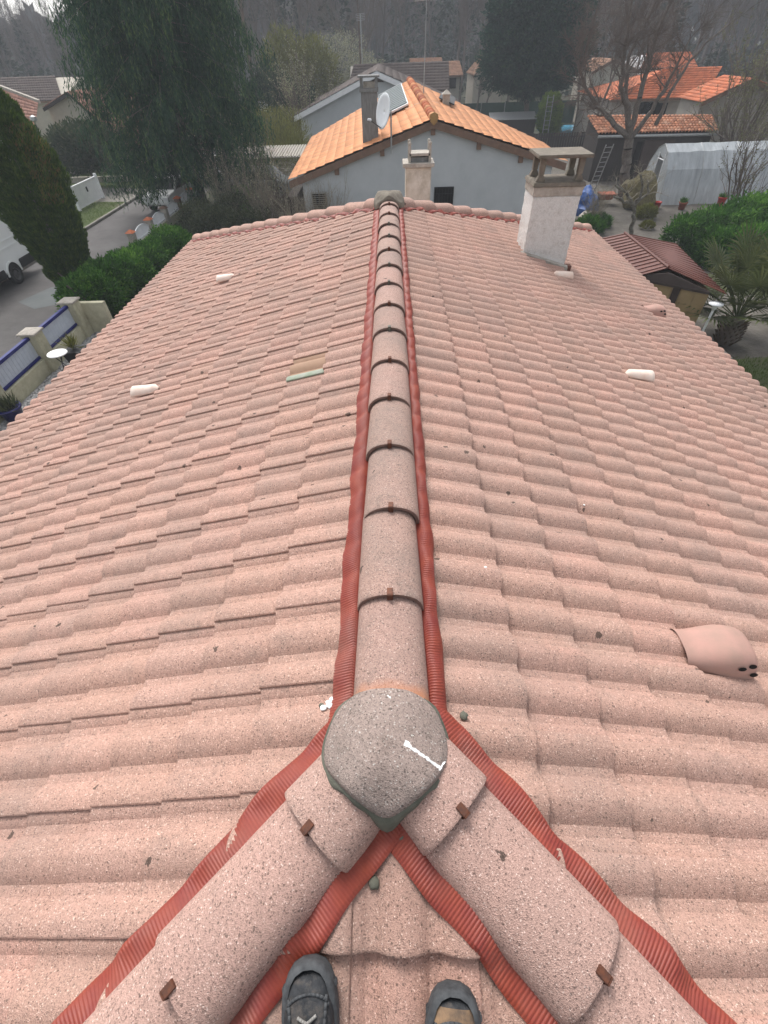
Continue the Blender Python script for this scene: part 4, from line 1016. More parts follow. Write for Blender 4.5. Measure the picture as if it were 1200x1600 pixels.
# bare trees
def bare_tree(name, label, x, y, P, trunk_r, L, d=(0, 0, 1), seed=1, mat=None, sides=6, ntw=0, tl=(.15, .5), cat='tree', first=None, group=None, twr=.005):
    rr = random.Random(seed); out = []
    if first:
        for f in first: out += f
    else: grow((x, y, -.05), d, L, trunk_r, P['depth'], P, rr, out)
    t = thing(name, label, cat, (x, y, 0), group=group); inv = Matrix.Translation((-x, -y, 0))
    big = [s for s in out if s[2] > .03] or out[:1]; small = [s for s in out if s[2] <= .03]
    V, F = tubes(big, sides); o = fastmesh('trunk', V, F, mat or M_BARK, t, smooth=True); o.matrix_parent_inverse = inv
    if ntw: small = small + twigs_at_tips(out, ntw, tl, rr, r=twr, thresh=.04)
    if small:
        V, F = tubes(small, 3); o = fastmesh('twig', V, F, M_TWIG if mat is not M_BARKL else M_TWIGL, t); o.matrix_parent_inverse = inv
    return t
# big grey tree: traced limbs then side growth
rr = random.Random(11)
def limb(pts, r0, r1, side=14, L=1.3, PP=None):
    r0 *= .85; r1 *= .75; out = []; n = len(pts) - 1
    for i in range(n):
        a, b = Vector(pts[i]), Vector(pts[i + 1]); m = 4
        for j in range(m):
            f0 = (i + j / m) / n; f1 = (i + (j + 1) / m) / n; jig = Vector((rr.gauss(0, .03), rr.gauss(0, .03), rr.gauss(0, .02)))
            p = out[-1][1] if out else tuple(a); q = tuple(a.lerp(b, (j + 1) / m) + jig)
            out.append((p, q, r0 + (r1 - r0) * f0, r0 + (r1 - r0) * f1))
    base = list(out)
    PP = PP or dict(seg=4, taper=.7, wig=.22, up=.06, kids=1, prob=.55, ang=.7, ratio=.6, depth=2)
    for _ in range(side):
        s = base[rr.randrange(len(base) // 3, len(base))]; d = (Vector(s[1]) - Vector(s[0])).normalized(); ax = Vector((rr.gauss(0, 1), rr.gauss(0, 1), rr.gauss(.4, .7))).normalized()
        grow(s[1], (d * .6 + ax * .8).normalized(), L * rr.uniform(.6, 1.2), max(.012, s[3] * .45), 2, PP, rr, out)
    return out
F0 = (12.3, 30.0, 2.6)
limbs = [limb([(12.95, 30.1, -.1), (12.6, 30, 1.2), F0], .34, .30, 0),
         limb([F0, (11.9, 30, 3.6), (11.2, 30, 4.6), (10.9, 30.1, 6.0), (10.6, 30, 8.5)], .20, .06, 10),
         limb([F0, (10.6, 29.8, 3.7), (9.4, 29.7, 4.6), (8.8, 29.6, 5.5)], .15, .05, 12),
         limb([F0, (12.2, 30, 4.2), (12.3, 30.2, 6.4), (12.6, 30, 9.5)], .20, .05, 14),
         limb([F0, (12.9, 29.7, 3.7), (13.2, 29.5, 4.8), (13.5, 29.4, 6.1)], .15, .05, 8),
         limb([F0, (11.6, 30.4, 4.4), (11.4, 30.6, 5.6), (12.0, 30.6, 7.4), (11.6, 30.6, 9)], .16, .04, 12),
         limb([(13.2, 29.5, 3.2), (13.3, 29.3, 4.4), (14.0, 29.2, 5.8), (14.9, 29.1, 6.6)], .12, .03, 8),
         limb([(9.4, 29.7, 4.6), (9.0, 29.6, 5.9), (9.1, 29.5, 7.4)], .05, .02, 5, 1.0),
         limb([F0, (11.2, 29.6, 3.2), (10.2, 29.4, 3.9), (9.7, 29.3, 4.0)], .12, .05, 10)]
bare_tree('bare_tree', 'large leafless grey tree with thick forking limbs beside the canal-tiled outbuilding', 12.9, 30, dict(depth=1), .3, 1, mat=M_BARK, first=limbs, sides=8, ntw=4200, tl=(.25, .85), twr=.007)
limbs = [limb([(11.05, 23.7, -.05), (10.95, 23.7, .6), (10.75, 23.7, 1.1)], .11, .10, 0),
         limb([(10.75, 23.7, 1.1), (10.2, 23.6, 1.6), (9.6, 23.5, 1.9)], .09, .06, 6, .5), limb([(10.8, 23.7, 1.1), (10.2, 23.6, 1.3), (9.6, 23.4, 1.55)], .08, .05, 6, .5),
         limb([(10.75, 23.7, 1.1), (10.9, 23.6, 1.7), (10.6, 23.6, 2.2)], .07, .05, 8, .6), limb([(10.75, 23.7, 1.1), (11.2, 23.7, 1.6), (11.0, 23.8, 2.0)], .07, .04, 8, .6)]
bare_tree('fruit_tree', 'small gnarled lichen-covered fruit tree on bare soil just beyond the brown shed', 11, 23.7, dict(depth=1), .1, 1, mat=M_BARKL, first=limbs, ntw=250, tl=(.1, .35))
PB = dict(seg=6, taper=.75, wig=.12, up=.08, kids=2, prob=.62, ang=.55, ratio=.55, depth=3)
PS = dict(seg=5, taper=.6, wig=.12, up=.14, kids=2, prob=.55, ang=.5, ratio=.6, depth=2, clear=0)
for (x, y, h, r, sd, lab) in [(16.2, 52, 6.5, .12, 21, 'thin leafless tree between the pool and the big dark evergreen'), (15.0, 44, 6, .12, 22, 'leafless dark tree left of the big grey tree, over the pool'), (8.6, 62, 5.5, .11, 23, 'leafless shrubby tree left of the dark rounded evergreen'),
                              (10.4, 66, 6, .11, 24, 'leafless tree in front of the peach-coloured far house'), (-3.0, 70, 9, .15, 25, 'tall bare tree behind the brown-roofed bungalow'), (19.6, 50, 7, .12, 26, 'bare tree behind the orange-roofed house on the right')]:
    bare_tree('bare_tree', lab, x, y, PB, r, h, seed=sd, ntw=1500, tl=(.3, .9), twr=.008)
# multi-stem budding tree at the right edge
M_BUD = foliage_mat('spring_buds', [(0, (0.11, 0.11, 0.05)), (1, (0.22, 0.23, 0.11))])
def budding(name, label, x, y, stems, L, seed, n, mat=M_BUD, r=.05, spread=.45, ll=(.05, .12), parent_group=None, ntw=500):
    q = random.Random(seed); out = []
    for i in range(stems): grow((x + q.gauss(0, .12), y + q.gauss(0, .12), -.05), (q.gauss(0, spread), q.gauss(0, spread), 1), L * q.uniform(.75, 1.1), r, 2, PS, q, out)
    t = thing(name, label, 'tree' if L > 2.5 else 'shrub', (x, y, 0), group=parent_group); inv = Matrix.Translation((-x, -y, 0))
    out += twigs_at_tips(out, ntw, (.1, .4), q, r=.004, thresh=.03)
    V, F = tubes(out, 4); o = fastmesh('branch', V, F, M_TWIG if L > 2 else M_TWIGL, t); o.matrix_parent_inverse = inv
    if n:
        tips = [s for s in out if s[3] < .02]; P = []
        for _ in range(n): s = q.choice(tips); P.append(Vector(s[0]).lerp(Vector(s[1]), q.random())[:])
        P = np.array(P); o = leaves('foliage', P, unit(rng.normal(size=(n, 3)) + np.array([0, 0, .5])), ll, (.012, .03), mat, t); o.matrix_parent_inverse = inv
budding('budding_tree', 'many-stemmed tree with sparse spring buds right of the canal-tiled outbuilding', 20.5, 33.5, 9, 4.6, 31, 5000, r=.09, spread=.5, ll=(.08, .16), ntw=2200)
budding('budding_tree', 'thin budding tree before the plastic greenhouse at the right edge', 16.6, 25.6, 6, 2.9, 32, 700, r=.05, spread=.5, ntw=500)
budding('budding_tree', 'leggy olive-budded tree over the far end of the greenhouse', 22.5, 30.5, 8, 4.2, 33, 4500, r=.06, spread=.55, ntw=1500)
budding('budding_tree', 'budding tree against the beige gable at the right edge', 25.5, 38, 8, 5.0, 34, 4500, r=.08, spread=.5, ll=(.1, .18), ntw=1500)
for i, (x, y, n, L, lab) in enumerate([(-6.2, 25.6, 12, 2.0, 'upright twiggy shrub with pale catkins before the grey house corner'), (-4.6, 22.6, 12, 2.1, 'upright twiggy shrub against the left wall corner of the grey house'), (-2.3, 20.6, 14, 1.9, 'row of bare upright stems against the grey wall, left of the ridge end'), (-8.0, 27.0, 10, 1.9, 'twiggy shrub with pale buds beside the parked silver car'), (-3.4, 20.3, 10, 1.9, 'bare upright stems in front of the wall grille'), (9.4, 24.6, 8, 1.0, 'small leafless bush on the bare soil, left of the gnarled fruit tree')]):
    budding('twiggy_shrub', lab, x, y, n + 6, L, 50 + i, 900 if i in (0, 1, 3) else 60, mat=foliage_mat('catkins%d' % i, [(0, (.25, .24, .15)), (1, (.42, .42, .30))]) if i < 4 else M_BUD, r=.018, spread=.2, ll=(.03, .06), ntw=420)
shrub('catkin_tree', 'pale catkin-covered tree behind the bamboo, left of centre', 'tree', [((-5.0, 66, 4.6), (3.4, 2.0, 2.8)), ((-2.4, 66, 3.6), (2.4, 1.6, 2.0))], 10000, (.08, .2), (.03, .06), foliage_mat('catkin_pale', [(0, (.16, .16, .09)), (1, (.45, .45, .34))]), inner=.2, stems=[((-4, 66, 0), (-4, 66, 3), .1, .06), ((-4, 66, 2.4), (-6, 66, 5.5), .05, .02), ((-4, 66, 2.4), (-2.4, 66, 5), .05, .02)])
budding('budding_tree', 'pale budding tree with fine upright branches between the carport and the bamboo', -6.8, 47, 10, 4.2, 36, 5200, mat=foliage_mat('pale_buds', [(0, (.22, .21, .11)), (1, (.42, .42, .26))]), r=.06, spread=.35, ll=(.07, .14), ntw=1400)
budding('budding_tree', 'olive budding bush against the left side of the weeping conifer foot, near the carport', -8.6, 36.5, 9, 2.6, 37, 3000, mat=M_LIME, r=.04, spread=.4, ll=(.06, .12), ntw=900)
# fan palm
M_PALM = foliage_mat('palm_green', [(0, (0.045, 0.060, 0.022)), (.7, (0.10, 0.12, 0.045)), (1, (0.19, 0.18, 0.07))], rough=.5)
def palm(x, y, label):
    t = thing('fan_palm', label, 'palm tree', (x, y, 0)); inv = Matrix.Translation((-x, -y, 0)); q = random.Random(9)
    b = MB(); b.lathe([(.22, 0), (.30, .15), (.32, .4), (.26, .62), (.16, .75)], (x, y, 0), 14); o = b.build('trunk', M_TWIG, t); o.matrix_parent_inverse = inv
    for k in range(70):   # old leaf bases
        a = k * 2.4; z = .05 + .7 * k / 70; r = .30; b = None
    b = MB()
    for k in range(90):
        a = k * 2.4; z = .03 + .68 * k / 90; c = Vector((math.cos(a), math.sin(a), 0)); p = Vector((x, y, z)) + c * .24
        b.bar(p, p + c * .13 + Vector((0, 0, .13)), .035, 4, .012)
    o = b.build('leaf_base', plain('fibrous_leaf_base', (.11, .075, .05), (.05, .035, .025), 20, .9), t); o.matrix_parent_inverse = inv
    for k in range(34):
        az = k * 2.399 + q.uniform(-.2, .2); el = R(78 - 62 * (k / 34) + q.uniform(-8, 8)); Lp = q.uniform(1.1, 1.7); c = Vector((math.cos(az), math.sin(az), 0))
        p0 = Vector((x, y, .7)); pr = p0; d = c * math.cos(el) + Vector((0, 0, math.sin(el))); V = []; b = MB()
        for i in range(5):
            d = (d + Vector((0, 0, -.06)) + c * .02).normalized(); p = pr + d * Lp / 5; b.bar(pr, p, .016, 5, .012); pr = p
        hub = pr; n = 30; Vv = list(b.v); Ff = list(b.f); side = d.cross(Vector((0, 0, 1))).normalized(); nrm = side.cross(d).normalized()
        tn = [q.uniform(.2, .6)] * len(Ff)
        for i in range(n):
            th = R(-150 + 300 * i / (n - 1)); e = d * math.cos(th) + side * math.sin(th) + nrm * .12; e.normalize()
            Lf = q.uniform(.80, 1.0) * (1 - .25 * abs(th) / 2.6); w = .030; s = e.cross(nrm).normalized()
            m1 = hub + e * Lf * .55; m2 = hub + e * Lf + Vector((0, 0, -.10 * q.uniform(.5, 1.5)))
            i0 = len(Vv); Vv += [tuple(hub), tuple(m1 + s * w + nrm * .008), tuple(m1), tuple(m1 - s * w + nrm * .008), tuple(m2)]
            Ff += [(i0, i0 + 1, i0 + 2), (i0, i0 + 2, i0 + 3), (i0 + 2, i0 + 1, i0 + 4), (i0 + 2, i0 + 4, i0 + 3)]; tt = min(1, max(0, q.gauss(.45, .2))); tn += [tt] * 4
        o = meshobj('frond', Vv, Ff, M_PALM, t, tone=tn); o.matrix_parent_inverse = inv
palm(9.75, 12.9, 'bushy fan palm with spiky green fronds beside the brown-roofed shed')

# ------------------------------------------------------------------ forest
M_FB = plain('far_bare_wood', (0.17, 0.14, 0.125), (0.10, 0.082, 0.074), .08, .95)
M_FP = foliage_mat('far_pine', [(0, (0.010, 0.020, 0.014)), (.6, (0.028, 0.045, 0.030)), (1, (0.055, 0.075, 0.040))])
q = random.Random(77)
protos = []
for s in range(7):
    out = []; Pf = dict(seg=6, taper=.8, wig=.08, up=.12, kids=2, prob=.7, ang=.5, ratio=.45, depth=2); grow((0, 0, 0), (q.gauss(0, .06), q.gauss(0, .06), 1), 1.0, .013, 2, Pf, random.Random(200 + s), out)
    tw = []
    for _ in range(420):
        sgm = q.choice(out[4:]); p = Vector(sgm[0]).lerp(Vector(sgm[1]), q.random()); dd = Vector((q.gauss(0, .5), q.gauss(0, .5), 1)).normalized() * q.uniform(.04, .13)
        tw.append((tuple(p), tuple(p + dd), .0016, .0006))
    V1, F1 = tubes(out + tw, 3); protos.append((V1, F1))
Vs = []; Fs = []; off = 0
tl = []
for i in range(640):
    y = q.uniform(78, 175); x = q.uniform(-1.05, 1.05) * (y * .95 + 8)
    if x < -0.62 * y and y < 100: continue
    tl.append((x, y))
for (x, y) in tl:
    H = q.uniform(8.2, 9.6) if x < -.40 * y else q.uniform(12, 19); V1, F1 = protos[q.randrange(7)]; a = q.uniform(0, 6.28); ca, sa = math.cos(a), math.sin(a)
    V2 = V1 * H * np.array([.9, .9, 1]); V2 = np.stack([V2[:, 0] * ca - V2[:, 1] * sa + x, V2[:, 0] * sa + V2[:, 1] * ca + y, V2[:, 2]], 1)
    Vs.append(V2); Fs.append(F1 + off); off += len(V2)
stuff(fastmesh('bare_woodland', np.vstack(Vs), np.vstack(Fs), M_FB))
P = []; D = []; T = []
def pine(x, y, H, rad, n, conic=True):
    h = rng.uniform(.18, 1, n) if conic else rng.uniform(.5, 1, n); az = rng.uniform(0, 6.283, n); lay = .75 + .25 * np.sin(h * H * 4.0)
    rr_ = rad * ((1 - h) ** .8 + .06) * lay * rng.uniform(.35, 1.1, n) if conic else rad * np.sqrt(np.clip(1 - ((h - .75) / .27) ** 2, 0, 1)) * rng.uniform(.3, 1.1, n)
    P.append(np.stack([x + rr_ * np.cos(az), y + rr_ * np.sin(az), h * H], 1)); D.append(unit(np.stack([np.cos(az), np.sin(az), rng.normal(.1, .5, n)], 1))); T.append(np.clip(rng.normal(.4, .2, n), 0, 1))
for i in range(330):
    y = q.uniform(84, 185); x = q.uniform(-1.05, 1.05) * (y * .95 + 8)
    if x > .3 * y and q.random() < .55: continue
    if x < -.42 * y: pine(x, y, 6.4 + y * q.uniform(.016, .036), q.uniform(1.8, 2.6), 260)
    else: pine(x, y, q.uniform(12, 22), q.uniform(2.2, 3.6), 420, q.random() < .6)
for i in range(260):      # understorey
    y = q.uniform(72, 150); x = q.uniform(-1.05, 1.05) * (y * .95 + 8); pine(x, y, q.uniform(2.5, 5), q.uniform(2, 3.5), 130)
P = np.vstack(P); D = np.vstack(D); T = np.concatenate(T)
stuff(leaves('pine_woodland', P, D, (.5, 1.1), (.10, .24), M_FP, None, T))
# a denser far bank so that no horizon shows between trunks
wall_n = 46000; ang = rng.uniform(-.92, .92, wall_n); dist = rng.uniform(172, 200, wall_n); hh = rng.uniform(0, 1, wall_n) ** .8
top = np.where(ang < -.42, 11.0 + 1.2 * np.sin(ang * 150) + .8 * np.sin(ang * 61), 24 + 3 * np.sin(ang * 37))
P = np.stack([np.sin(ang) * dist, np.cos(ang) * dist, hh * top], 1)
stuff(leaves('far_woodland', P, unit(rng.normal(size=(wall_n, 3)) + np.array([0, 0, 1.0])), (1.2, 3.2), (.5, 1.1), foliage_mat('far_wood_mix', [(0, (.030, .036, .028)), (.5, (.055, .050, .042)), (1, (.085, .07, .062))]), None))
# tall pine trunks that stand out
for (px, yy, rad, H, lab) in [(390, 58, .22, 16, 'tall straight pine trunk right of the weeping conifer'), (363, 66, .16, 15, 'slender pine trunk seen through the edge of the weeping conifer'), (318, 62, .18, 15, 'pale leaning pine trunk behind the weeping conifer'), (562, 64, .10, 12, 'slim dark pine trunk behind the brown-roofed bungalow')]:
    b = rays(px, 100, yy); x = b.x; t = thing('pine_tree', lab, 'tree', (x, yy, 0)); inv = Matrix.Translation((-x, -yy, 0))
    V, F = tubes([((x, yy, 0), (x + .1, yy, H * .5), rad, rad * .75), ((x + .1, yy, H * .5), (x, yy, H), rad * .75, rad * .3)], 7); o = fastmesh('trunk', V, F, M_PINEB, t); o.matrix_parent_inverse = inv
    Pp, dd = ellipsoid_pts(2200, (x, yy, H), (2.6, 2.4, 2.2), .2); o = leaves('crown', Pp, unit(dd + rng.normal(0, .5, (2200, 3))), (.25, .5), (.03, .07), M_FP, t); o.matrix_parent_inverse = inv

# ------------------------------------------------------------------ tiled roofs of the other houses
def tiled_quad(A, B, Cc, Dd, rows, cols, mat, parent, name='roof_tile', amp=.02, singles=0, th=.03, rollp=True, label=None):
    """A ridge-near, B ridge-far, Cc eave-far, Dd eave-near; rows from ridge to eave, cols along"""
    A, B, Cc, Dd = map(np.array, (A, B, Cc, Dd)); N = np.cross(Dd - A, B - A); N = N / np.linalg.norm(N); N = N if N[2] > 0 else -N
    prof = [0, .15, .3, .5, .7, .85, 1.0]; hts = [0, .55, .95, 1, .95, .55, 0] if rollp else [0, .9, 1, 1, 1, .9, 0]
    def bp(u, v): return (A * (1 - v) + B * v) * (1 - u) + (Dd * (1 - v) + Cc * v) * u
    cells = []
    for i in range(rows):
        for j in range(cols):
            V = []; F = []; jz = random.uniform(0, .006)
            for (u, lz) in ((i / rows, 0.0), ((i + 1.04) / rows, th)):
                for p_, h in zip(prof, hts): V.append(bp(min(u, 1 + .04 / rows), (j + p_) / cols) + N * (lz + h * amp + jz))
            n = len(prof)
            for k_ in range(n): V.append(V[n + k_] - N * th * .9)
            for k_ in range(n - 1): F.append((k_, k_ + 1, n + k_ + 1, n + k_)); F.append((n + k_, n + k_ + 1, 2 * n + k_ + 1, 2 * n + k_))
            cells.append((i, j, V, F))
    rv = []; rf = []; rt = []
    cells.sort(key=lambda c: float(np.linalg.norm(c[2][0] - np.array(CAM))))
    objs = []
    for idx, (i, j, V, F) in enumerate(cells):
        if idx < singles: objs.append(meshobj(name, V, F, mat, parent, True))
        else:
            b = len(rv); rv += [tuple(v) for v in V]; rf += [tuple(k_ + b for k_ in f) for f in F]; rt += [random.random()] * len(F)
    if rv: o = stuff(meshobj(name + 's', rv, rf, mat, parent, True, rt)); objs.append(o)
    return objs
def inv_of(t): return Matrix.Translation(-t.location)
def own(objs, t):
    for o in (objs if isinstance(objs, list) else [objs]): o.matrix_parent_inverse = inv_of(t)
# grey neighbour with the orange roof
n1 = thing('house', 'grey rendered house with orange gable roof and satellite dish, directly behind the ridge end', 'house', (1.6, 25, 0))
An, Bn = (1.58, 20.95, 4.48), tuple(rays(640, 125, 29.5)); El, Ef = (-3.82, 20.95, 2.84), tuple(rays(488, 214, 29.5)); Erl, Erf = (6.55, 20.95, 3.15), tuple(rays(848, 223, 29.5))
nr = bpy.data.objects.new('roof', None); link(nr, n1); nr.matrix_parent_inverse = inv_of(n1)
tiled_quad(An, Bn, Ef, El, 15, 24, M_ORANGE, nr, singles=150, amp=.006, rollp=False)
tiled_quad(An, Bn, Erf, Erl, 14, 24, M_ORANGE, nr, singles=130, amp=.006, rollp=False)
b = MB()
vw = 21.15
b.extr([(-3.35, vw, 0), (6.1, vw, 0), (6.1, vw, 3.15), (1.6, vw, 4.36), (-3.35, vw, 2.86)], (0, 8.3, 0)); own(b.build('wall', M_GREYW, n1), n1)
for (a, e) in ((An, El), (An, Erl)):
    b = MB(); a = Vector(a); e = Vector(e); dn = Vector((0, 0, -.045)); d2 = Vector((0, 0, -.27))
    b.extr([a + dn + Vector((0, .02, 0)), e + dn + Vector((0, .02, 0)), e + d2 + Vector((0, .02, 0)), a + d2 + Vector((0, .02, 0))], (0, .05, 0)); own(b.build('bargeboard', M_WOODB, n1), n1)
for f in (.03, .34, .66):
    for e in (El, Erl):
        p = Vector(An).lerp(Vector(e), f if f > .03 else .0); b = MB(); b.box(p.x - .08, p.x + .08, 21.03, 21.2, p.z - .46, p.z - .27); own(b.build('purlin_end', M_WOODB, n1), n1)
        if f == .03: break
# ridge tiles of the neighbour
for i in range(20):
    f = i / 20; p = Vector(An).lerp(Vector(Bn), f); pn = Vector(An).lerp(Vector(Bn), f + .054)
    b = MB(); n = 6; V = []
    for (c, r) in ((p, .17), (pn, .15)):
        for k in range(n + 1): t_ = math.pi * k / n; V.append((c.x + r * math.cos(t_), c.y, c.z + .0 + r * .8 * math.sin(t_)))
    b.add(V, [(k, k + 1, n + 2 + k, n + 1 + k) for k in range(n)] + [tuple(range(n + 1))[::-1]]); own(b.build('ridge_tile', M_ORANGE2 if i % 3 else M_ORANGE, n1, True), n1)
b = MB(); b.extr([(1.44, 20.86, 4.60), (1.58, 20.86, 4.66), (1.72, 20.86, 4.60), (1.70, 20.86, 4.40), (1.58, 20.86, 4.30), (1.46, 20.86, 4.40)], (0, .1, 0)); own(b.build('ridge_end', plain('ochre_clay', (.42, .24, .09)), n1), n1)
# chimney with slab
def boxpart(name, c, mat, par, t, bev=0): b = MB(); b.box(*c); o = b.build(name, mat, par, bevel=bev); own(o, t) if par is t else None; return o
nch = bpy.data.objects.new('chimney', None); link(nch, n1); nch.matrix_parent_inverse = inv_of(n1)
boxpart('shaft', (-.97, -.40, 21.6, 22.15, 3.5, 5.18), M_GREYP, nch, n1)
boxpart('crown', (-1.01, -.36, 21.56, 22.2, 5.18, 5.28), M_GREYP, nch, n1)
for lx in (-.99, -.46):
    for ly in (21.58, 22.08): boxpart('post', (lx, lx + .08, ly, ly + .08, 5.281, 5.55), M_GREYP, nch, n1)
boxpart('flue', (-.88, -.48, 21.7, 22.05, 5.281, 5.44), M_CONCL, nch, n1)
boxpart('slab', (-1.06, -.31, 21.5, 22.25, 5.551, 5.60), M_GREYP, nch, n1)
# wall openings
boxpart('window', (1.75, 2.44, 21.11, 21.16, 1.60, 2.43), M_DARK, n1, n1)
wf = MB()
for i in range(6): x = 1.80 + i * .115; wf.bar((x, 21.09, 1.62), (x, 21.09, 2.40), .009, 5)
for z in (1.95, 2.25): wf.bar((1.76, 21.09, z), (2.43, 21.09, z), .009, 5)
wf.box(1.72, 1.75, 21.10, 21.15, 1.58, 2.46); wf.box(2.44, 2.47, 21.10, 21.15, 1.58, 2.46); wf.box(1.75, 2.44, 21.10, 21.15, 2.43, 2.46)
own(wf.build('window_grille', M_BLACK, n1), n1)
g = MB(); g.box(-3.06, -2.42, 21.06, 21.14, 1.75, 2.42); own(g.build('shutter_box', M_GREYM, n1), n1)
g = MB()
for i in range(9): g.box(-3.0, -2.48, 21.045, 21.058, 1.8 + i * .065, 1.845 + i * .065)
own(g.build('louvre', M_DARK, n1), n1)
# solar / shutter panel on left slope
def on_left(px, py):
    A_, B_, E_ = Vector(An), Vector(Bn), Vector(El); N = (E_ - A_).cross(B_ - A_).normalized(); N = N if N.z > 0 else -N
    d = FW + RT * ((px - 600) / 709.5) - UP * ((py - 800) / 709.5); o_ = A_ + N * .12; t_ = (o_ - CAM).dot(N) / d.dot(N); return CAM + d * t_, N
pb = [on_left(*p) for p in ((585, 187), (638, 161), (627, 130), (592, 148))]; N = pb[0][1]; pb = [p[0] for p in pb]
sp = thing('solar_panel', 'tilted dark green-grey ribbed solar panel with white rim on the orange roof', 'solar panel', pb[0]); 
b = MB(); b.hexa([p - N * .06 for p in pb], pb); own(b.build('frame', M_WHITE, sp), sp)
rb = MB(); K = 13
for i in range(K):
    f0, f1 = (i + .12) / K, (i + .88) / K; lo0, lo1 = pb[1].lerp(pb[2], f0 * .96 + .02), pb[1].lerp(pb[2], f1 * .96 + .02); l0, l1 = pb[0].lerp(pb[3], f0 * .96 + .02), pb[0].lerp(pb[3], f1 * .96 + .02)
    a0, a1 = l0.lerp(lo0, .02), l0.lerp(lo0, .97); b0, b1 = l1.lerp(lo1, .02), l1.lerp(lo1, .97)
    rb.hexa([a0 + N * .003, a1 + N * .003, b1 + N * .003, b0 + N * .003], [a0 + N * .03, a1 + N * .03, b1 + N * .03, b0 + N * .03])
own(rb.build('rib', M_SOLAR, sp), sp)
# satellite dish
dc = Vector((-.15, 20.75, 4.72)); sdsh = thing('satellite_dish', 'white satellite dish on a pole at the gable of the orange-roofed house', 'satellite dish', (0.08, 20.9, 3.9))
nx = Vector((-.80, -.55, .22)).normalized(); ux = Vector((0, 0, 1)) - nx * nx.z; ux.normalize(); vx = nx.cross(ux)
V = []; F = []; n = 28
for k in range(6):
    r = k / 5
    for i in range(n): t_ = 2 * math.pi * i / n; V.append(dc + ux * math.sin(t_) * .48 * r + vx * math.cos(t_) * .40 * r + nx * .07 * r * r)
for k in range(5):
    for i in range(n): F.append((k * n + i, k * n + (i + 1) % n, (k + 1) * n + (i + 1) % n, (k + 1) * n + i))
o = meshobj('dish', V, F, plain('dish_white', (.82, .84, .86), (.75, .77, .79), 4, .5), sdsh, True); own(o, sdsh); mo = o.modifiers.new('s', 'SOLIDIFY'); mo.thickness = .02
b = MB(); b.bar((.08, 20.9, 3.55), (.08, 20.9, 4.75), .028, 8); b.bar((.08, 20.9, 4.65), dc - nx * .02, .03, 6); own(b.build('pole', M_GREYM, sdsh), sdsh)
b = MB(); tip = dc + nx * .55 - ux * .30; b.bar(dc - ux * .46, tip, .014, 6); own(b.build('arm', M_BLACK, sdsh), sdsh)
b = MB(); b.bar(tip - nx * .05, tip + nx * .08, .035, 8); own(b.build('receiver', M_WHITE, sdsh), sdsh)
# antenna
ap = rays(662, 137, 26.5); ant = thing('antenna_mast', 'tall thin television antenna mast on the orange roof', 'antenna', ap)
b = MB(); b.bar(ap - Vector((0, 0, .6)), Vector((ap.x + .02, ap.y, 7.55)), .022, 6, .014); own(b.build('mast', M_GREYM, ant), ant)
b = MB(); b.bar((ap.x - .45, ap.y, 7.45), (ap.x + .5, ap.y, 7.5), .012, 5)
for i in range(9): b.bar((ap.x - .4 + i * .1, ap.y - .22, 7.46), (ap.x - .4 + i * .1, ap.y + .22, 7.46), .006, 4)
own(b.build('aerial', M_GREYM, ant), ant)
# little roof stack with dark patch
sp_ = rays(699, 158, 24.5)
A_, B_, E_ = Vector(An), Vector(Bn), Vector(Erl); N = (E_ - A_).cross(B_ - A_).normalized(); N = N if N.z > 0 else -N
def on_right(px, py, off=.05):
    d = FW + RT * ((px - 600) / 709.5) - UP * ((py - 800) / 709.5); return CAM + d * ((A_ + N * off - CAM).dot(N) / d.dot(N))
q0 = on_right(697, 158); st = thing('roof_vent_stack', 'small white capped stack in a dark flashing on the right slope of the orange roof', 'vent', q0)
b = MB(); b.box(q0.x - .14, q0.x + .14, q0.y - .14, q0.y + .14, q0.z - .25, q0.z + .22); b.hexa([(q0.x - .2, q0.y - .2, q0.z + .221), (q0.x + .2, q0.y - .2, q0.z + .221), (q0.x + .2, q0.y + .2, q0.z + .221), (q0.x - .2, q0.y + .2, q0.z + .221)], [(q0.x - .02, q0.y - .02, q0.z + .36), (q0.x + .02, q0.y - .02, q0.z + .36), (q0.x + .02, q0.y + .02, q0.z + .36), (q0.x - .02, q0.y + .02, q0.z + .36)])
own(b.build('stack', M_CONCL, st), st)
qa, qb, qc, qd = on_right(686, 152, .07), on_right(710, 163, .07), on_right(712, 152, .07), on_right(690, 143, .07)
b = MB(); b.hexa([p - N * .04 for p in (qa, qb, qc, qd)], [qa, qb, qc, qd]); own(b.build('lead_flashing', M_BLACK, st), st)

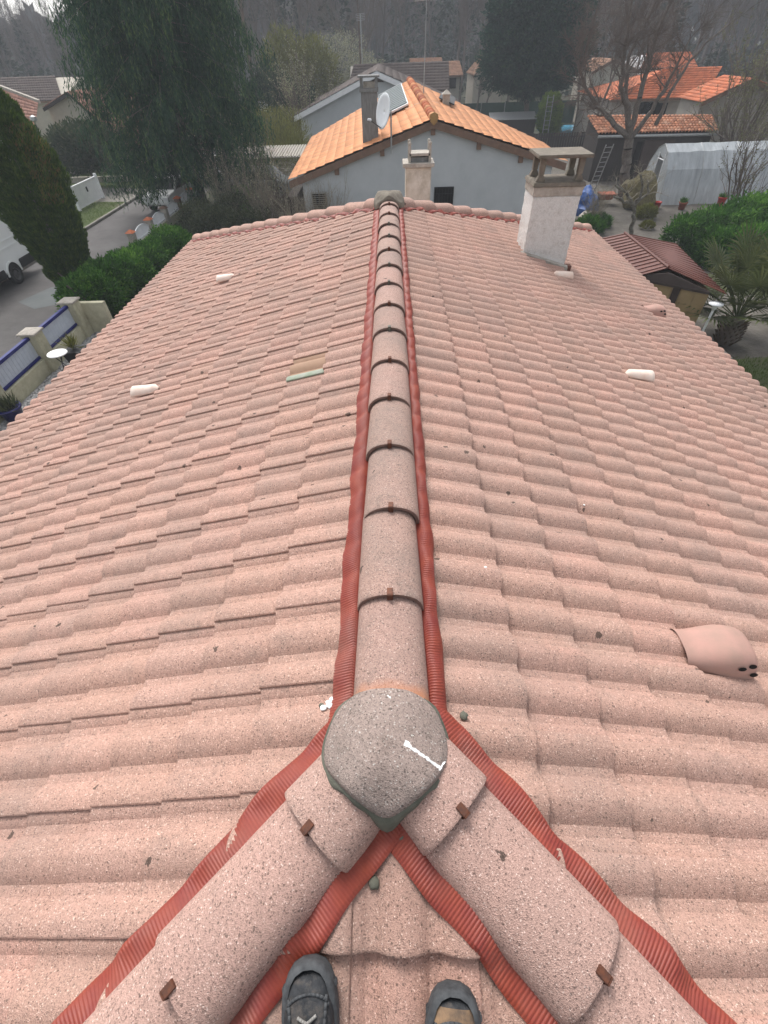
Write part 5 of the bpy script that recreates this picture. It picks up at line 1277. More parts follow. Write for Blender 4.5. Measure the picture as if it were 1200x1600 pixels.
# ---- generic gabled house from a front gable (facing the camera) or an eave front
def ray_z(px, py, z):
    d = FW + RT * ((px - 600) / 709.5) - UP * ((py - 800) / 709.5); return CAM + d * ((z - CAM.z) / d.z)
def gable_house(label, Y, apex, eL, eR, depth, wallm, roofm, trim=None, name='house', rows=12, cols=20, win=(), over=.35):
    a, l, r = rays(*apex, Y), rays(*eL, Y), rays(*eR, Y); t = thing(name, label, 'house', (a.x, Y, 0)); dv_ = Vector((0, depth, 0))
    rf = bpy.data.objects.new('roof', None); link(rf, t); rf.matrix_parent_inverse = inv_of(t)
    tiled_quad(a, a + dv_, l + dv_, l, rows, cols, roofm, rf); tiled_quad(a, a + dv_, r + dv_, r, rows, cols, roofm, rf)
    b = MB(); wl_ = l.lerp(a, .07); wr_ = r.lerp(a, .07); ap_ = a - Vector((0, 0, .12)); yy = Y + over
    b.extr([(wl_.x, yy, 0), (wr_.x, yy, 0), (wr_.x, yy, wr_.z - .1), (ap_.x, yy, ap_.z), (wl_.x, yy, wl_.z - .1)], (0, depth - over * 2, 0)); own(b.build('wall', wallm, t), t)
    for e in (l, r):
        b = MB(); dn = Vector((0, 0, -.03)); d2 = Vector((0, 0, -.34 if trim is M_WHITE else -.22)); o2 = Vector((0, .0, 0))
        b.extr([a + dn + o2, e + dn + o2, e + d2 + o2, a + d2 + o2], (0, .06, 0)); own(b.build('bargeboard', trim or M_WOODB, t), t)
    for (x0, z0, x1, z1) in win:
        b = MB(); b.box(x0, x1, yy - .03, yy + .02, z0, z1); own(b.build('window', M_GLASSD, t), t)
    return t, a, l, r
t_, a_, l_, r_ = gable_house('grey gabled house with white bargeboards and dark roof behind the orange-roofed house', 44, (588, 110), (459, 181), (735, 175), 14, M_GREYW, M_BROWNR, M_WHITE, cols=30)
b = MB(); b.extr([(a_.x - .55, 44.33, a_.z - .62), (a_.x + .55, 44.33, a_.z - .62), (a_.x, 44.33, a_.z - .36)], (0, .05, 0)); own(b.build('gable_vent', M_BROWNR, t_), t_)
def eave_house(label, Y, ridge, eave, drop, depth, wallm, roofm, name='house', rows=10, cols=30, win=(), hips=0, wall=True, eaveY=None):
    """ridge: ((px,py),(px,py)) at distance Y; eave pixels at eaveY (nearer)"""
    eY = eaveY or Y - depth; a, b_ = rays(*ridge[0], Y), rays(*ridge[1], Y); zr = (a.z + b_.z) / 2; a.z = b_.z = zr
    l, r = rays(*eave[0], eY), rays(*eave[1], eY); ze = (l.z + r.z) / 2; l.z = r.z = ze
    t = thing(name, label, 'house', ((l.x + r.x) / 2, eY, 0)); rf = bpy.data.objects.new('roof', None); link(rf, t); rf.matrix_parent_inverse = inv_of(t)
    tiled_quad(a, b_, r, l, rows, cols, roofm, rf); bl, br = Vector((l.x, 2 * Y - eY, ze)), Vector((r.x, 2 * Y - eY, ze))
    tiled_quad(a, b_, br, bl, rows, cols, roofm, rf)
    if hips:
        o = meshobj('hip_slope', [a, l, bl, b_, r, br], [(0, 1, 2), (3, 5, 4)], roofm, rf)
    b = MB(); b.box(l.x + .3, r.x - .3, eY + .35, 2 * Y - eY - .35, 0, ze - .05); own(b.build('wall', wallm, t), t)
    if not hips:
        b = MB(); b.extr([(l.x + .3, eY + .35, ze - .05), (l.x + .3, Y, zr - .12), (l.x + .3, 2 * Y - eY - .35, ze - .05)], (r.x - l.x - .6, 0, 0)); own(b.build('gable', wallm, t), t)
    b = MB(); b.box(l.x, r.x, eY - .06, eY + .02, ze - .12, ze - .0); own(b.build('gutter', M_WOODB, t), t)
    for (p0, p1, mt) in win:
        c0, c1 = rays(*p0, eY + .35), rays(*p1, eY + .35); b = MB(); b.box(min(c0.x, c1.x), max(c0.x, c1.x), eY + .30, eY + .37, min(c0.z, c1.z), max(c0.z, c1.z)); own(b.build('window', mt, t), t)
    return t, l, r
tC, lC, rC = eave_house('long low bungalow with a dull brown tiled roof behind the white-trimmed gable', 60, ((553, 98), (701, 98)), ((540, 140), (702, 148)), 2, 4.5, M_PALEBEIGE, M_BROWNR, cols=26)
for px in (604, 621):
    v = rays(px, 118, 57); b = MB(); b.lathe([(.10, -.1), (.10, .35), (.17, .36), (.17, .50), (.02, .55)], (v.x, v.y, v.z - .3), 8); own(b.build('roof_cowl', M_GREYM, tC), tC)
eave_house('small house with tan tiled roof right of the brown bungalow', 70, ((694, 95), (718, 96)), ((696, 118), (724, 118)), 2, 3.5, M_PALEBEIGE, M_TANR, cols=14, win=(((702, 122), (712, 138), M_DARK),))
eave_house('distant house with a tan roof showing over the brown bungalow', 78, ((640, 90), (690, 91)), ((640, 101), (692, 101)), 2, 3.0, M_PALEBEIGE, M_TANR, cols=16)
eave_house('small distant house with a rusty roof behind the clipped hedges, left of centre', 92, ((408, 100), (436, 100)), ((403, 124), (437, 124)), 2, 3.0, M_SHED2, M_TANR, cols=14)
# tv mast on bungalow
ap2 = rays(566, 92, 60); an2 = thing('antenna_mast', 'short television antenna on the brown-roofed bungalow', 'antenna', ap2)
b = MB(); tp = rays(563, 22, 60); b.bar(ap2 - Vector((0, 0, .3)), tp, .05, 5); own(b.build('mast', M_GREYM, an2), an2)
b = MB()
for i in range(5): b.bar((tp.x - .4, tp.y, tp.z - .1 * i), (tp.x + .4, tp.y, tp.z - .1 * i + .05), .02, 4)
b.bar((tp.x, tp.y - .5, tp.z - .2), (tp.x, tp.y + .5, tp.z - .2), .03, 4); own(b.build('aerial', M_GREYM, an2), an2)
# right-hand houses
tF, lF, rF = eave_house('beige house with a bright orange tiled roof behind the big bare tree', 47, ((1040, 105), (1128, 106)), ((956, 148), (1098, 160)), 2, 4.0, M_PALEBEIGE, M_ORANGE2, rows=13, cols=34, hips=1, win=(((1000, 160), (1008, 178), M_DARK), ((1013, 160), (1022, 182), M_DARK), ((1025, 161), (1037, 182), M_DARK), ((1008, 160), (1012, 180), M_WHITE)))
eave_house('far house with red-orange roof and white gable, above the orange-roofed house', 64, ((1012, 82), (1078, 82)), ((1000, 106), (1090, 106)), 2, 3.5, M_WHITE, M_ORANGE2, cols=22)
gable_house('beige rendered house with a broad gable at the right edge', 37, (1178, 122), (1096, 160), (1275, 165), 3.5, M_PALEBEIGE, M_ORANGE2, rows=9, cols=10)
gable_house('small white house half hidden behind the branches, left of the orange-roofed house', 60, (960, 92), (925, 112), (1000, 110), 6, M_BEIGE, M_TANR, rows=6, cols=10)
gable_house('pale house with peach roof behind the bare trees right of the antenna', 70, (765, 88), (740, 118), (790, 118), 7, M_BEIGE, M_TANR, rows=6, cols=10)
# outbuilding with canal tiles
ob = thing('outbuilding', 'dark timber outbuilding with round terracotta canal tiles behind the big bare tree', 'outbuilding', (15, 35.5, 0))
rl, rr2, el, er = rays(917, 182, 36.6), rays(1112, 181, 36.6), rays(935, 210, 34.4), rays(1122, 206, 34.4)
rfo = bpy.data.objects.new('roof', None); link(rfo, ob); rfo.matrix_parent_inverse = inv_of(ob)
tiled_quad(rl, rr2, er, el, 7, 36, M_CANAL, rfo, amp=.085, th=.05, singles=200)
b = MB(); b.extr([(el.x + .15, el.y + .25, 0), (rl.x + .15, rl.y, 0), (rl.x + .15, rl.y, rl.z - .08), (el.x + .15, el.y + .25, el.z - .06)], (er.x - el.x - .3, 0, 0)); own(b.build('wall', M_SHED2, ob), ob)
b = MB(); b.bar((el.x, el.y - .05, el.z - .1), (er.x, er.y - .05, er.z - .1), .07, 8); own(b.build('gutter', M_GREYM, ob), ob)
b = MB(); b.box(er.x - 4.4, er.x - 4.1, el.y + .18, el.y + .3, 0, 1.9); own(b.build('door_gap', M_DARK, ob), ob)
b = MB(); b.box(er.x - 4.0, er.x - 2.2, el.y + .16, el.y + .24, 0, 1.95); own(b.build('door', plain('brown_door', (.075, .055, .048)), ob), ob)
# left-hand houses
def quadroof(label, pts, rows, cols, roofm, wallm, t_loc, wall_poly=None, wall_d=None):
    t = thing('house', label, 'house', t_loc); rf = bpy.data.objects.new('roof', None); link(rf, t); rf.matrix_parent_inverse = inv_of(t)
    tiled_quad(*pts, rows, cols, roofm, rf); return t, rf
# pink-roofed house, eave towards us
qA, qB, qC, qD = rays(60, 161, 42), rays(-70, 112, 42), rays(-70, 236, 37.6), rays(54, 206, 38.2)
t, rf = quadroof('house with faded pink tiled roof and white bargeboard at the left edge', (tuple(qA), tuple(qB), tuple(qC), tuple(qD)), 11, 24, M_PINKR, M_BEIGE, (qD.x - 3, 40, 0))
b = MB(); b.extr([(qD.x - .3, qD.y + .3, .09), (qC.x, qC.y + .3, .09), (qC.x, qC.y + .3, qC.z - .06), (qD.x - .3, qD.y + .3, qD.z - .06)], (0, 7.0, 0)); own(b.build('wall', M_BEIGE, t), t)
b = MB(); b.extr([qA + Vector((0, .02, .16)), qB + Vector((0, .02, .16)), qB + Vector((0, .02, -.05)), qA + Vector((0, .02, -.05))], (0, .3, 0)); own(b.build('bargeboard', M_CONCL, t), t)
b = MB(); b.bar(qD + Vector((.1, -.06, -.05)), qC + Vector((0, -.06, -.05)), .08, 8); b.bar(qD + Vector((0, 0, -.1)), (qD.x - .35, qD.y + .2, qD.z - .7), .05, 6); b.bar((qD.x - .35, qD.y + .2, qD.z - .7), (qD.x - .4, qD.y + .22, .1), .05, 6); own(b.build('gutter', M_WHITE, t), t)
eave_house('house with a dark brown roof and two skylights behind the pink-roofed one', 58, ((-60, 118), (88, 124)), ((-60, 158), (100, 161)), 2, 5.5, M_BEIGE, M_BROWNR, cols=40)
tG, aG, lG, rG = gable_house('beige rendered gable behind the magnolia, left of the weeping conifer', 42.5, (105, 143), (66, 168), (205, 235), 10, M_BEIGE, M_PINKR, M_SHED2, rows=8)

# ------------------------------------------------------------------ right garden
# brown metal shed
sh = thing('garden_shed', 'tan metal garden shed with a ribbed red-brown roof beside the palm', 'shed', (7.7, 14, 0))
Rn, Rf_ = Vector((7.44, 13.22, 2.0)), Vector((7.42, 16.38, 2.0)); Ln, Lf_ = Vector((6.60, 13.35, 1.72)), Vector((6.75, 16.75, 1.75)); Gn, Gf = Vector((8.55, 12.1, 1.72)), Vector((9.0, 16.1, 1.75))
rs = bpy.data.objects.new('roof', None); link(rs, sh); rs.matrix_parent_inverse = inv_of(sh)
def ribbed(A, B, Cc, Dd, n):
    A, B, Cc, Dd = map(Vector, (A, B, Cc, Dd)); N = (Dd - A).cross(B - A).normalized(); N = N if N.z > 0 else -N
    b = MB(); b.hexa([A - N * .02, B - N * .02, Cc - N * .02, Dd - N * .02], [A, B, Cc, Dd]); b.build('sheet', M_SHEDR, rs)
    for i in range(n):
        v = (i + .5) / n; w = .014; p, q_ = A.lerp(B, v), Dd.lerp(Cc, v); s = (B - A).normalized() * w; b = MB()
        b.hexa([p - s + N * .001, p + s + N * .001, q_ + s + N * .001, q_ - s + N * .001], [p - s * .6 + N * .022, p + s * .6 + N * .022, q_ + s * .6 + N * .022, q_ - s * .6 + N * .022]); b.build('rib', M_SHEDR, rs)
ribbed(Rn, Rf_, Lf_, Ln, 14); ribbed(Rn, Rf_, Gf, Gn, 14)
b = MB(); b.bar(Rn + Vector((0, -.01, .015)), Rf_ + Vector((0, .01, .015)), .035, 6); b.build('ridge_cap', M_SHEDR, rs)
wA, wB, wC, wD = Vector((6.70, 13.55, 0)), Vector((8.27, 12.32, 0)), Vector((8.85, 15.9, 0)), Vector((6.85, 16.5, 0))
b = MB(); b.hexa([wA, wB, wC, wD], [Vector((p.x, p.y, 1.68)) for p in (wA, wB, wC, wD)]); own(b.build('wall', M_SHEDW, sh), sh)
b = MB(); dd = (wB - wA).normalized(); nn = Vector((dd.y, -dd.x, 0))
def onwall(f0, f1, z0, z1, o0, o1):
    p, q_ = wA.lerp(wB, f0), wA.lerp(wB, f1); b.hexa([p + nn * o0 + Vector((0, 0, z0)), q_ + nn * o0 + Vector((0, 0, z0)), q_ + nn * o1 + Vector((0, 0, z0)), p + nn * o1 + Vector((0, 0, z0))], [p + nn * o0 + Vector((0, 0, z1)), q_ + nn * o0 + Vector((0, 0, z1)), q_ + nn * o1 + Vector((0, 0, z1)), p + nn * o1 + Vector((0, 0, z1))])
b.extr([wA + nn * .004 + Vector((0, 0, 1.69)), wB + nn * .004 + Vector((0, 0, 1.69)), Vector((Rn.x, wA.lerp(wB, .4).y, 1.93)) + nn * .004], nn * .03); own(b.build('gable_panel', M_SHEDB, sh), sh)
for (f0, f1) in ((.03, .28), (.29, .55), (.68, .84), (.85, .97)): b = MB(); onwall(f0, f1, .05, 1.62, .002, .016); own(b.build('door_panel', M_SHEDW, sh), sh)
b = MB(); onwall(.57, .66, .0, 1.66, .002, .03); own(b.build('door_frame', M_SHEDB, sh), sh)
b = MB(); onwall(0, 1, 1.63, 1.69, .02, .05); own(b.build('lintel', M_SHEDB, sh), sh)
# garden lamp
gl = thing('garden_lamp', 'white garden lamp post with a flat round head beside the shed', 'garden lamp', (8.42, 12.1, 0)); 
b = MB(); b.bar((8.42, 12.1, 0), (8.42, 12.1, 1.33), .03, 8); own(b.build('post', M_WHITE, gl), gl)
b = MB(); b.lathe([(.03, 1.30), (.07, 1.38), (.07, 1.44), (.17, 1.45), (.18, 1.48), (.02, 1.50)], (8.42, 12.1, 0), 16); own(b.build('lamp_head', M_WHITE, gl, True), gl)
tag(MB().box(8.75, 8.95, 12.9, 13.1, 0, .28).build('gas_bottle', M_RED, bevel=.06), 'small red canister on the ground behind the lamp post', 'canister')
tag(MB().box(8.8, 9.5, 11.9, 12.6, 0, .04).build('paving_slab', M_CONCL, bevel=.01), 'grey paving slab beside the lamp post', 'paving slab')
# greenhouse tunnel
gm, nt, nd, lk, pb_ = _mat('greenhouse_film'); pb_.inputs['Base Color'].default_value = (.62, .66, .70, 1); pb_.inputs['Roughness'].default_value = .35; pb_.inputs['Alpha'].default_value = .68
fn = noise(nd, lk, 1.4, 5, .7, stretch=(3, .6, .6)); rr_ = ramp(nd, [(.3, (.36, .39, .41)), (.7, (.62, .66, .69))]); lk.new(fn, rr_.inputs[0]); lk.new(rr_.outputs[0], pb_.inputs['Base Color']); bump(nd, lk, pb_, noise(nd, lk, 3, 4, .6, stretch=(3, 1, 1)), .6, .06)
gh = thing('greenhouse', 'milky plastic tunnel greenhouse with an open doorway at its left end', 'greenhouse', (17, 30, 0))
prof = [(28.55, 0), (28.75, .7), (28.95, 1.45), (29.45, 2.1), (30.0, 2.38), (30.6, 2.15), (31.15, 1.5), (31.35, .7), (31.5, 0)]
x0, x1 = 14.25, 21.5; V = []; F = []; NX = 14
for i in range(NX + 1):
    for (y, z) in prof: V.append((x0 + (x1 - x0) * i / NX, y + random.gauss(0, .012), z + random.gauss(0, .012)))
m = len(prof)
for i in range(NX):
    for k in range(m - 1): F.append((i * m + k, i * m + k + 1, (i + 1) * m + k + 1, (i + 1) * m + k))
own(meshobj('cover', V, F, gm, gh, False), gh)
xe = x0 - .01
for (pts) in ([(28.6, 0), (28.95, 1.45), (29.45, 2.05), (29.6, 1.7), (29.45, 0)], [(30.35, 0), (30.3, 1.9), (30.0, 2.33), (30.6, 2.1), (31.1, 1.5), (31.45, 0)], [(29.6, 1.75), (29.5, 2.08), (30.0, 2.34), (30.3, 1.95)]):
    own(meshobj('end_panel', [(xe, y, z) for y, z in pts], [tuple(range(len(pts)))], gm, gh), gh)
for i in range(5):
    x = x0 + (x1 - x0) * i / 4; b = MB()
    for k in range(m - 1): b.bar((x, prof[k][0] * 1.0, prof[k][1]), (x, prof[k + 1][0], prof[k + 1][1]), .022, 6)
    own(b.build('hoop', M_GREYM, gh), gh)
b = MB(); b.bar((xe, 29.45, 0), (xe, 29.6, 2.0), .03, 6); b.bar((xe, 30.35, 0), (xe, 30.3, 2.0), .03, 6); b.bar((xe, 29.55, 1.75), (xe, 30.3, 1.75), .025, 6); own(b.build('door_frame', M_WHITE, gh), gh)
# ladders
def ladder(label, p, q_, w, rungs, wd):
    p, q_, wd = Vector(p), Vector(q_), Vector(wd).normalized() * w; t = thing('ladder', label, 'ladder', p)
    for s in (-.5, .5): b = MB(); b.bar(p + wd * s, q_ + wd * s, .03, 6); own(b.build('rail', M_GREYM, t), t)
    for i in range(rungs): c = p.lerp(q_, (i + .5) / rungs); b = MB(); b.bar(c - wd * .5, c + wd * .5, .016, 6); own(b.build('rung', M_GREYM, t), t)
ladder('aluminium ladder leaning on the big bare tree trunk', tuple(ray_z(924, 298, 0)), tuple(rays(953, 226, 30.0)), .45, 10, (1, .3, 0))
ladder('aluminium ladder standing upright in front of the pool', (13.0, 49, 0), (12.95, 49.2, 3.1), .45, 11, (1, 0, 0))
# pool, fence, netting
pl_ = thing('swimming_pool', 'raised bright blue swimming pool behind the tall chimney cap', 'pool', (18, 55, 0))
b = MB(); b.box(14.4, 20.5, 53.5, 57.5, 0, .35); own(b.build('basin', plain('pool_wall', (.12, .28, .36), rough=.5), pl_), pl_)
own(meshobj('water', [(14.5, 53.6, .354), (20.4, 53.6, .354), (20.4, 57.4, .354), (14.5, 57.4, .354)], [(0, 1, 2, 3)], M_WATER, pl_), pl_)
fe = thing('wooden_fence', 'low dark wooden fence before the pool', 'fence', (14.5, 47, 0))
for i in range(46): b = MB(); x = 10.5 + i * .2; b.box(x, x + .17, 46.9, 46.93, 0, 1.0 + random.uniform(-.02, .02)); own(b.build('board', M_SHED2, fe), fe)
b = MB(); b.box(10.5, 19.7, 46.94, 46.98, .7, .78); own(b.build('rail', M_SHED2, fe), fe)
gf = thing('green_screen', 'green netting screen behind the dark evergreen', 'screen', (13, 62, 0)); b = MB(); b.box(7, 19, 62, 62.05, 0, 1.8); own(b.build('netting', plain('green_net', (.03, .075, .055), rough=.9), gf), gf)
for i in range(6): b = MB(); b.bar((7 + i * 2.4, 61.95, 0), (7 + i * 2.4, 61.95, 1.85), .04, 6); own(b.build('post', M_GREYM, gf), gf)
tr = thing('lean_to', 'flat corrugated grey lean-to beyond the right slope of the orange roof', 'shed', (11, 52, 0))
b = MB(); b.hexa([(8.6, 50.8, 1.5), (12.6, 50.8, 1.5), (12.8, 53.2, 1.75), (8.8, 53.2, 1.75)], [(8.6, 50.8, 1.56), (12.6, 50.8, 1.56), (12.8, 53.2, 1.81), (8.8, 53.2, 1.81)]); own(b.build('roof', M_GREYM, tr), tr)
b = MB(); b.box(8.8, 12.5, 51, 53, 0, 1.5); own(b.build('wall', M_SHED2, tr), tr)
# tarp heap, barrow, pots, stump pile
def heap(name, label, cat, c, r, mat, seed, n=3):
    b = bmesh.new(); bmesh.ops.create_icosphere(b, subdivisions=n, radius=1); from mathutils import noise as mn
    for v in b.verts:
        k_ = 1 + .35 * mn.noise(v.co * 1.6 + Vector((seed, 0, 0))) + .12 * mn.noise(v.co * 5 + Vector((seed, 3, 0))); v.co = Vector((v.co.x * r[0] * k_ + c[0], v.co.y * r[1] * k_ + c[1], max(0, v.co.z * r[2] * k_ + c[2])))
    me = bpy.data.meshes.new(name); b.to_mesh(me); b.free(); me.materials.append(mat); o = bpy.data.objects.new(name, me); link(o); return tag(o, label, cat)
heap('tarpaulin', 'crumpled blue tarpaulin beside the tall white chimney', 'tarp', (9.9, 27.3, .35), (.55, .9, .75), M_TARP, 1)
heap('plastic_sheet', 'pale crumpled sheeting at the foot of the blue tarpaulin', 'plastic sheet', (9.9, 26.2, .12), (.5, .45, .28), M_CONCL, 2)
heap('straw_pile', 'mound of dry straw-coloured cuttings behind the gnarled fruit tree', 'garden heap', (12.9, 28.3, .55), (.9, .8, .9), plain('dry_straw', (.20, .17, .08), (.09, .075, .04), 12, .95, bscale=30), 3)
shrub('shrub', 'green weeds at the foot of the tall white chimney side', 'shrub', [((9.1, 24.0, .2), (.7, .6, .4)), ((9.9, 25.0, .15), (.6, .6, .3))], 6000, (.08, .2), (.01, .02), M_HEDGE, up=1)
shrub('shrub', 'yellow-green tuft beside the greenhouse door', 'shrub', [((12.6, 26.2, .2), (.45, .4, .3))], 2500, (.08, .2), (.01, .02), M_LIME, up=1)
shrub('shrub', 'small tuft of weeds on bare soil right of the fruit tree', 'shrub', [((12.0, 24.4, .1), (.3, .3, .18))], 1200, (.06, .14), (.01, .02), M_LIME, up=1)
wb = thing('wheelbarrow', 'rust-red wheelbarrow lying by the ladder foot', 'wheelbarrow', (11.6, 29.2, 0))
b = MB(); b.hexa([(11.3, 28.9, .22), (11.8, 28.9, .22), (11.8, 29.3, .22), (11.3, 29.3, .22)], [(11.15, 28.75, .5), (12.0, 28.75, .5), (12.0, 29.45, .5), (11.15, 29.45, .5)]); own(b.build('tray', M_TERRA, wb), wb)
b = MB(); b.bar((11.1, 29.1, .18), (11.1, 29.18, .18), .18, 12); own(b.build('wheel', M_RUBBER, wb), wb)
b = MB(); b.bar((11.1, 29.0, .18), (12.6, 28.9, .45), .02, 5); b.bar((11.1, 29.25, .18), (12.6, 29.4, .45), .02, 5); own(b.build('handle', M_WOODB, wb), wb)
def pot(name, label, x, y, r, h, mat, plant=True, z=0, pm=None, cat='flower pot'):
    t = thing(name, label, cat, (x, y, z)); b = MB(); b.lathe([(r * .7, 0), (r * .95, h * .85), (r * 1.05, h * .86), (r * 1.05, h), (r * .9, h), (r * .85, h * .88), (.01, h * .88)], (x, y, z), 18); own(b.build('pot', mat, t, True), t)
    if plant:
        n = 260; P = np.array([x, y, z + h * .9]) + rng.normal(0, r * .35, (n, 3)) * np.array([1, 1, .1]); o = leaves('plant', P, unit(rng.normal(0, .5, (n, 3)) + np.array([0, 0, 1.0])), (r * .6, r * 1.5), (.008, .02), pm or M_HEDGE, t); own(o, t)
pot('flower_pot', 'terracotta pot in front of the greenhouse wall', 15.0, 27.6, .2, .32, M_TERRA)
pot('flower_pot', 'red plastic pot by the greenhouse door corner', 13.9, 28.0, .18, .28, M_RED, False)
pot('flower_pot', 'red pot with a leafy plant on the greenhouse side', 16.9, 27.6, .2, .5, M_RED)
pot('flower_pot', 'round dark blue glazed pot by the cream wall at the left edge', -9.5, 9.6, .27, .36, M_BLUEPOT, pm=M_OLIVE)

# ------------------------------------------------------------------ left front: wall, pillars, panels, table
XW = -9.92
wl2 = thing('garden_wall', 'low cream garden wall with white panels in navy rails along the road', 'garden wall', (XW, 10, 0))
def pillar(y, h=1.08, w=.40):
    t = bpy.data.objects.new('pillar', None); link(t, wl2); t.matrix_parent_inverse = inv_of(wl2)
    MB().box(XW - w / 2, XW + w / 2, y - w / 2, y + w / 2, 0, h).build('shaft', M_WALLY, t, bevel=.01)
    c = MB(); c.box(XW - w / 2 - .05, XW + w / 2 + .05, y - w / 2 - .05, y + w / 2 + .05, h + .001, h + .05); c.hexa([(XW - w / 2 - .03, y - w / 2 - .03, h + .051), (XW + w / 2 + .03, y - w / 2 - .03, h + .051), (XW + w / 2 + .03, y + w / 2 + .03, h + .051), (XW - w / 2 - .03, y + w / 2 + .03, h + .051)], [(XW - .06, y - .06, h + .10), (XW + .06, y - .06, h + .10), (XW + .06, y + .06, h + .10), (XW - .06, y + .06, h + .10)]); c.build('coping', M_CONCL, t, bevel=.008)
ys = [7.6, 9.85, 12.15, 14.3]
for y in ys: pillar(y)
for a, b_ in zip(ys[:-1], ys[1:]):
    y0, y1 = a + .205, b_ - .205
    own(MB().box(XW - .12, XW + .12, y0, y1, 0, .42).build('base_wall', M_WALLY, wl2, bevel=.006), wl2)
    own(MB().box(XW - .05, XW + .05, y0, y1, .97, 1.05).build('rail', M_BLUE, wl2, bevel=.005), wl2)
    own(MB().box(XW - .05, XW + .05, y0, y1, .44, .51).build('rail', M_BLUE, wl2, bevel=.005), wl2)
    n = 14
    for i in range(n): ya = y0 + (y1 - y0) * i / n; own(MB().box(XW - .015, XW + .015 , ya + .004, ya + (y1 - y0) / n - .004, .511, .969).build('board', M_PANEL, wl2), wl2)
own(MB().box(XW - .1, XW + .9, 14.5, 14.68, 0, .95).build('return_wall', M_WALLY, wl2, bevel=.01), wl2)
tb = thing('bistro_table', 'small white round bistro table with thin black legs on the terrace', 'table', (-9.12, 11.65, 0))
b = MB(); b.lathe([(.02, .70), (.25, .70), (.26, .715), (.25, .73), (.02, .73)], (-9.12, 11.65, 0), 28); own(b.build('tabletop', plain('table_white', (.85, .85, .84), (.8, .8, .79), 3, .4), tb), tb)
for a in range(3):
    c, s = math.cos(a * 2.09 + .4), math.sin(a * 2.09 + .4); b = MB(); b.bar((-9.12 + c * .24, 11.65 + s * .24, 0), (-9.12 - c * .14, 11.65 - s * .14, .7), .011, 6); own(b.build('leg', M_BLACK, tb), tb)
pt = thing('planter', 'square dark grey planter with a spiky yucca beside the bistro table', 'planter', (-9.05, 12.75, 0))
b = MB(); b.hexa([(-9.27, 12.15, 0), (-8.9, 12.15, 0), (-8.9, 12.52, 0), (-9.27, 12.52, 0)], [(-9.35, 12.07, .5), (-8.82, 12.07, .5), (-8.82, 12.6, .5), (-9.35, 12.6, .5)]); own(b.build('pot', M_BLACK, pt, bevel=.01), pt)
n = 70; P = np.tile(np.array([[-9.12, 12.35, .5]]), (n, 1)) + rng.normal(0, .02, (n, 3)); o = leaves('plant', P, unit(rng.normal(0, .38, (n, 3)) + np.array([0, 0, 1.0])), (.3, .55), (.012, .02), M_LIME, pt); own(o, pt)
# white concave fence with orange-capped pillars
fw = thing('picket_fence', 'low wall with white concave openwork panels and an orange-capped pillar beyond the hedge', 'fence', (-11.4, 26, 0))
pys = [22.6, 24.7, 26.8, 28.9, 31.0, 33.1]
for i, y in enumerate(pys):
    own(MB().box(-11.55, -11.27, y - .14, y + .14, 0, .85).build('pillar', M_CONCL if i != 3 else M_WOODB, fw), fw)
    c = MB(); c.hexa([(-11.6, y - .19, .851), (-11.22, y - .19, .851), (-11.22, y + .19, .851), (-11.6, y + .19, .851)], [(-11.45, y - .04, .95), (-11.37, y - .04, .95), (-11.37, y + .04, .95), (-11.45, y + .04, .95)]); own(c.build('cap', M_ORANGE2 if i != 2 else M_WOODB, fw), fw)
for a, b_ in zip(pys[:-1], pys[1:]):
    own(MB().box(-11.47, -11.35, a + .15, b_ - .15, 0, .35).build('base_wall', M_WALLY, fw), fw); N_ = 15
    for i in range(N_):
        f = (i + .5) / N_; y = a + .18 + (b_ - a - .36) * f; h = .62 + .22 * (1 - 4 * (f - .5) ** 2)
        own(MB().box(-11.43, -11.39, y - .021, y + .021, .36, h).build('picket', M_WHITE, fw), fw)
    c = MB(); prv = None
    for i in range(11):
        f = i / 10; y = a + .16 + (b_ - a - .32) * f; p = (-11.41, y, .64 + .22 * (1 - 4 * (f - .5) ** 2))
        if prv: c.bar(prv, p, .03, 5)
        prv = p
    c.box(-11.44, -11.38, a + .16, b_ - .16, .40, .45); own(c.build('rail', M_WHITE, fw), fw)
# white gate across the road and street light pole
ga = thing('gate', 'white slatted double gate leaf standing open across the road', 'gate', (-17.8, 31.5, 0.09))
g0, g1 = Vector((-17.75, 30.4, .12)), Vector((-17.7, 33.4, .12)); n = 22
for i in range(n):
    y0 = g0.y + .06 + (g1.y - g0.y - .12) * i / n; own(MB().box(-17.76, -17.73, y0 + .006, y0 + .128, .22, 1.16).build('slat', M_WHITE, ga), ga)
own(MB().box(-17.79, -17.70, g0.y, g1.y, 1.161, 1.22).build('rail', M_WHITE, ga), ga); own(MB().box(-17.79, -17.70, g0.y, g1.y, .16, .219).build('rail', M_WHITE, ga), ga)
for y in (g0.y - .1, g1.y): own(MB().box(-17.82, -17.67, y, y + .1, .09, 1.34).build('post', M_WHITE, ga), ga)
own(MB().box(-17.728, -17.69, 31.86, 31.96, .72, .95).build('latch', M_BLACK, ga), ga)
po = thing('street_light', 'slim grey street light pole beside the white gate', 'street light', (-18.1, 30.3, .09))
b = MB(); b.bar((-18.1, 30.3, .05), (-18.1, 30.3, 3.95), .055, 8, .04); own(b.build('pole', plain('dark_green_pole', (.06, .075, .07)), po), po)
b = MB(); b.bar((-18.1, 30.3, 3.9), (-18.0, 30.2, 4.1), .04, 6); b.lathe([(.05, 4.0), (.16, 4.06), (.14, 4.2), (.03, 4.26)], (-17.98, 30.15, 0), 12); own(b.build('lamp_head', M_GREYM, po), po)
# low white kerb wall of the opposite plot
tag(MB().box(-23, -17.9, 38.2, 38.4, .09, .42).build('low_wall', M_CONCL, bevel=.01), 'low pale wall on the far side of the road behind the gate', 'wall')

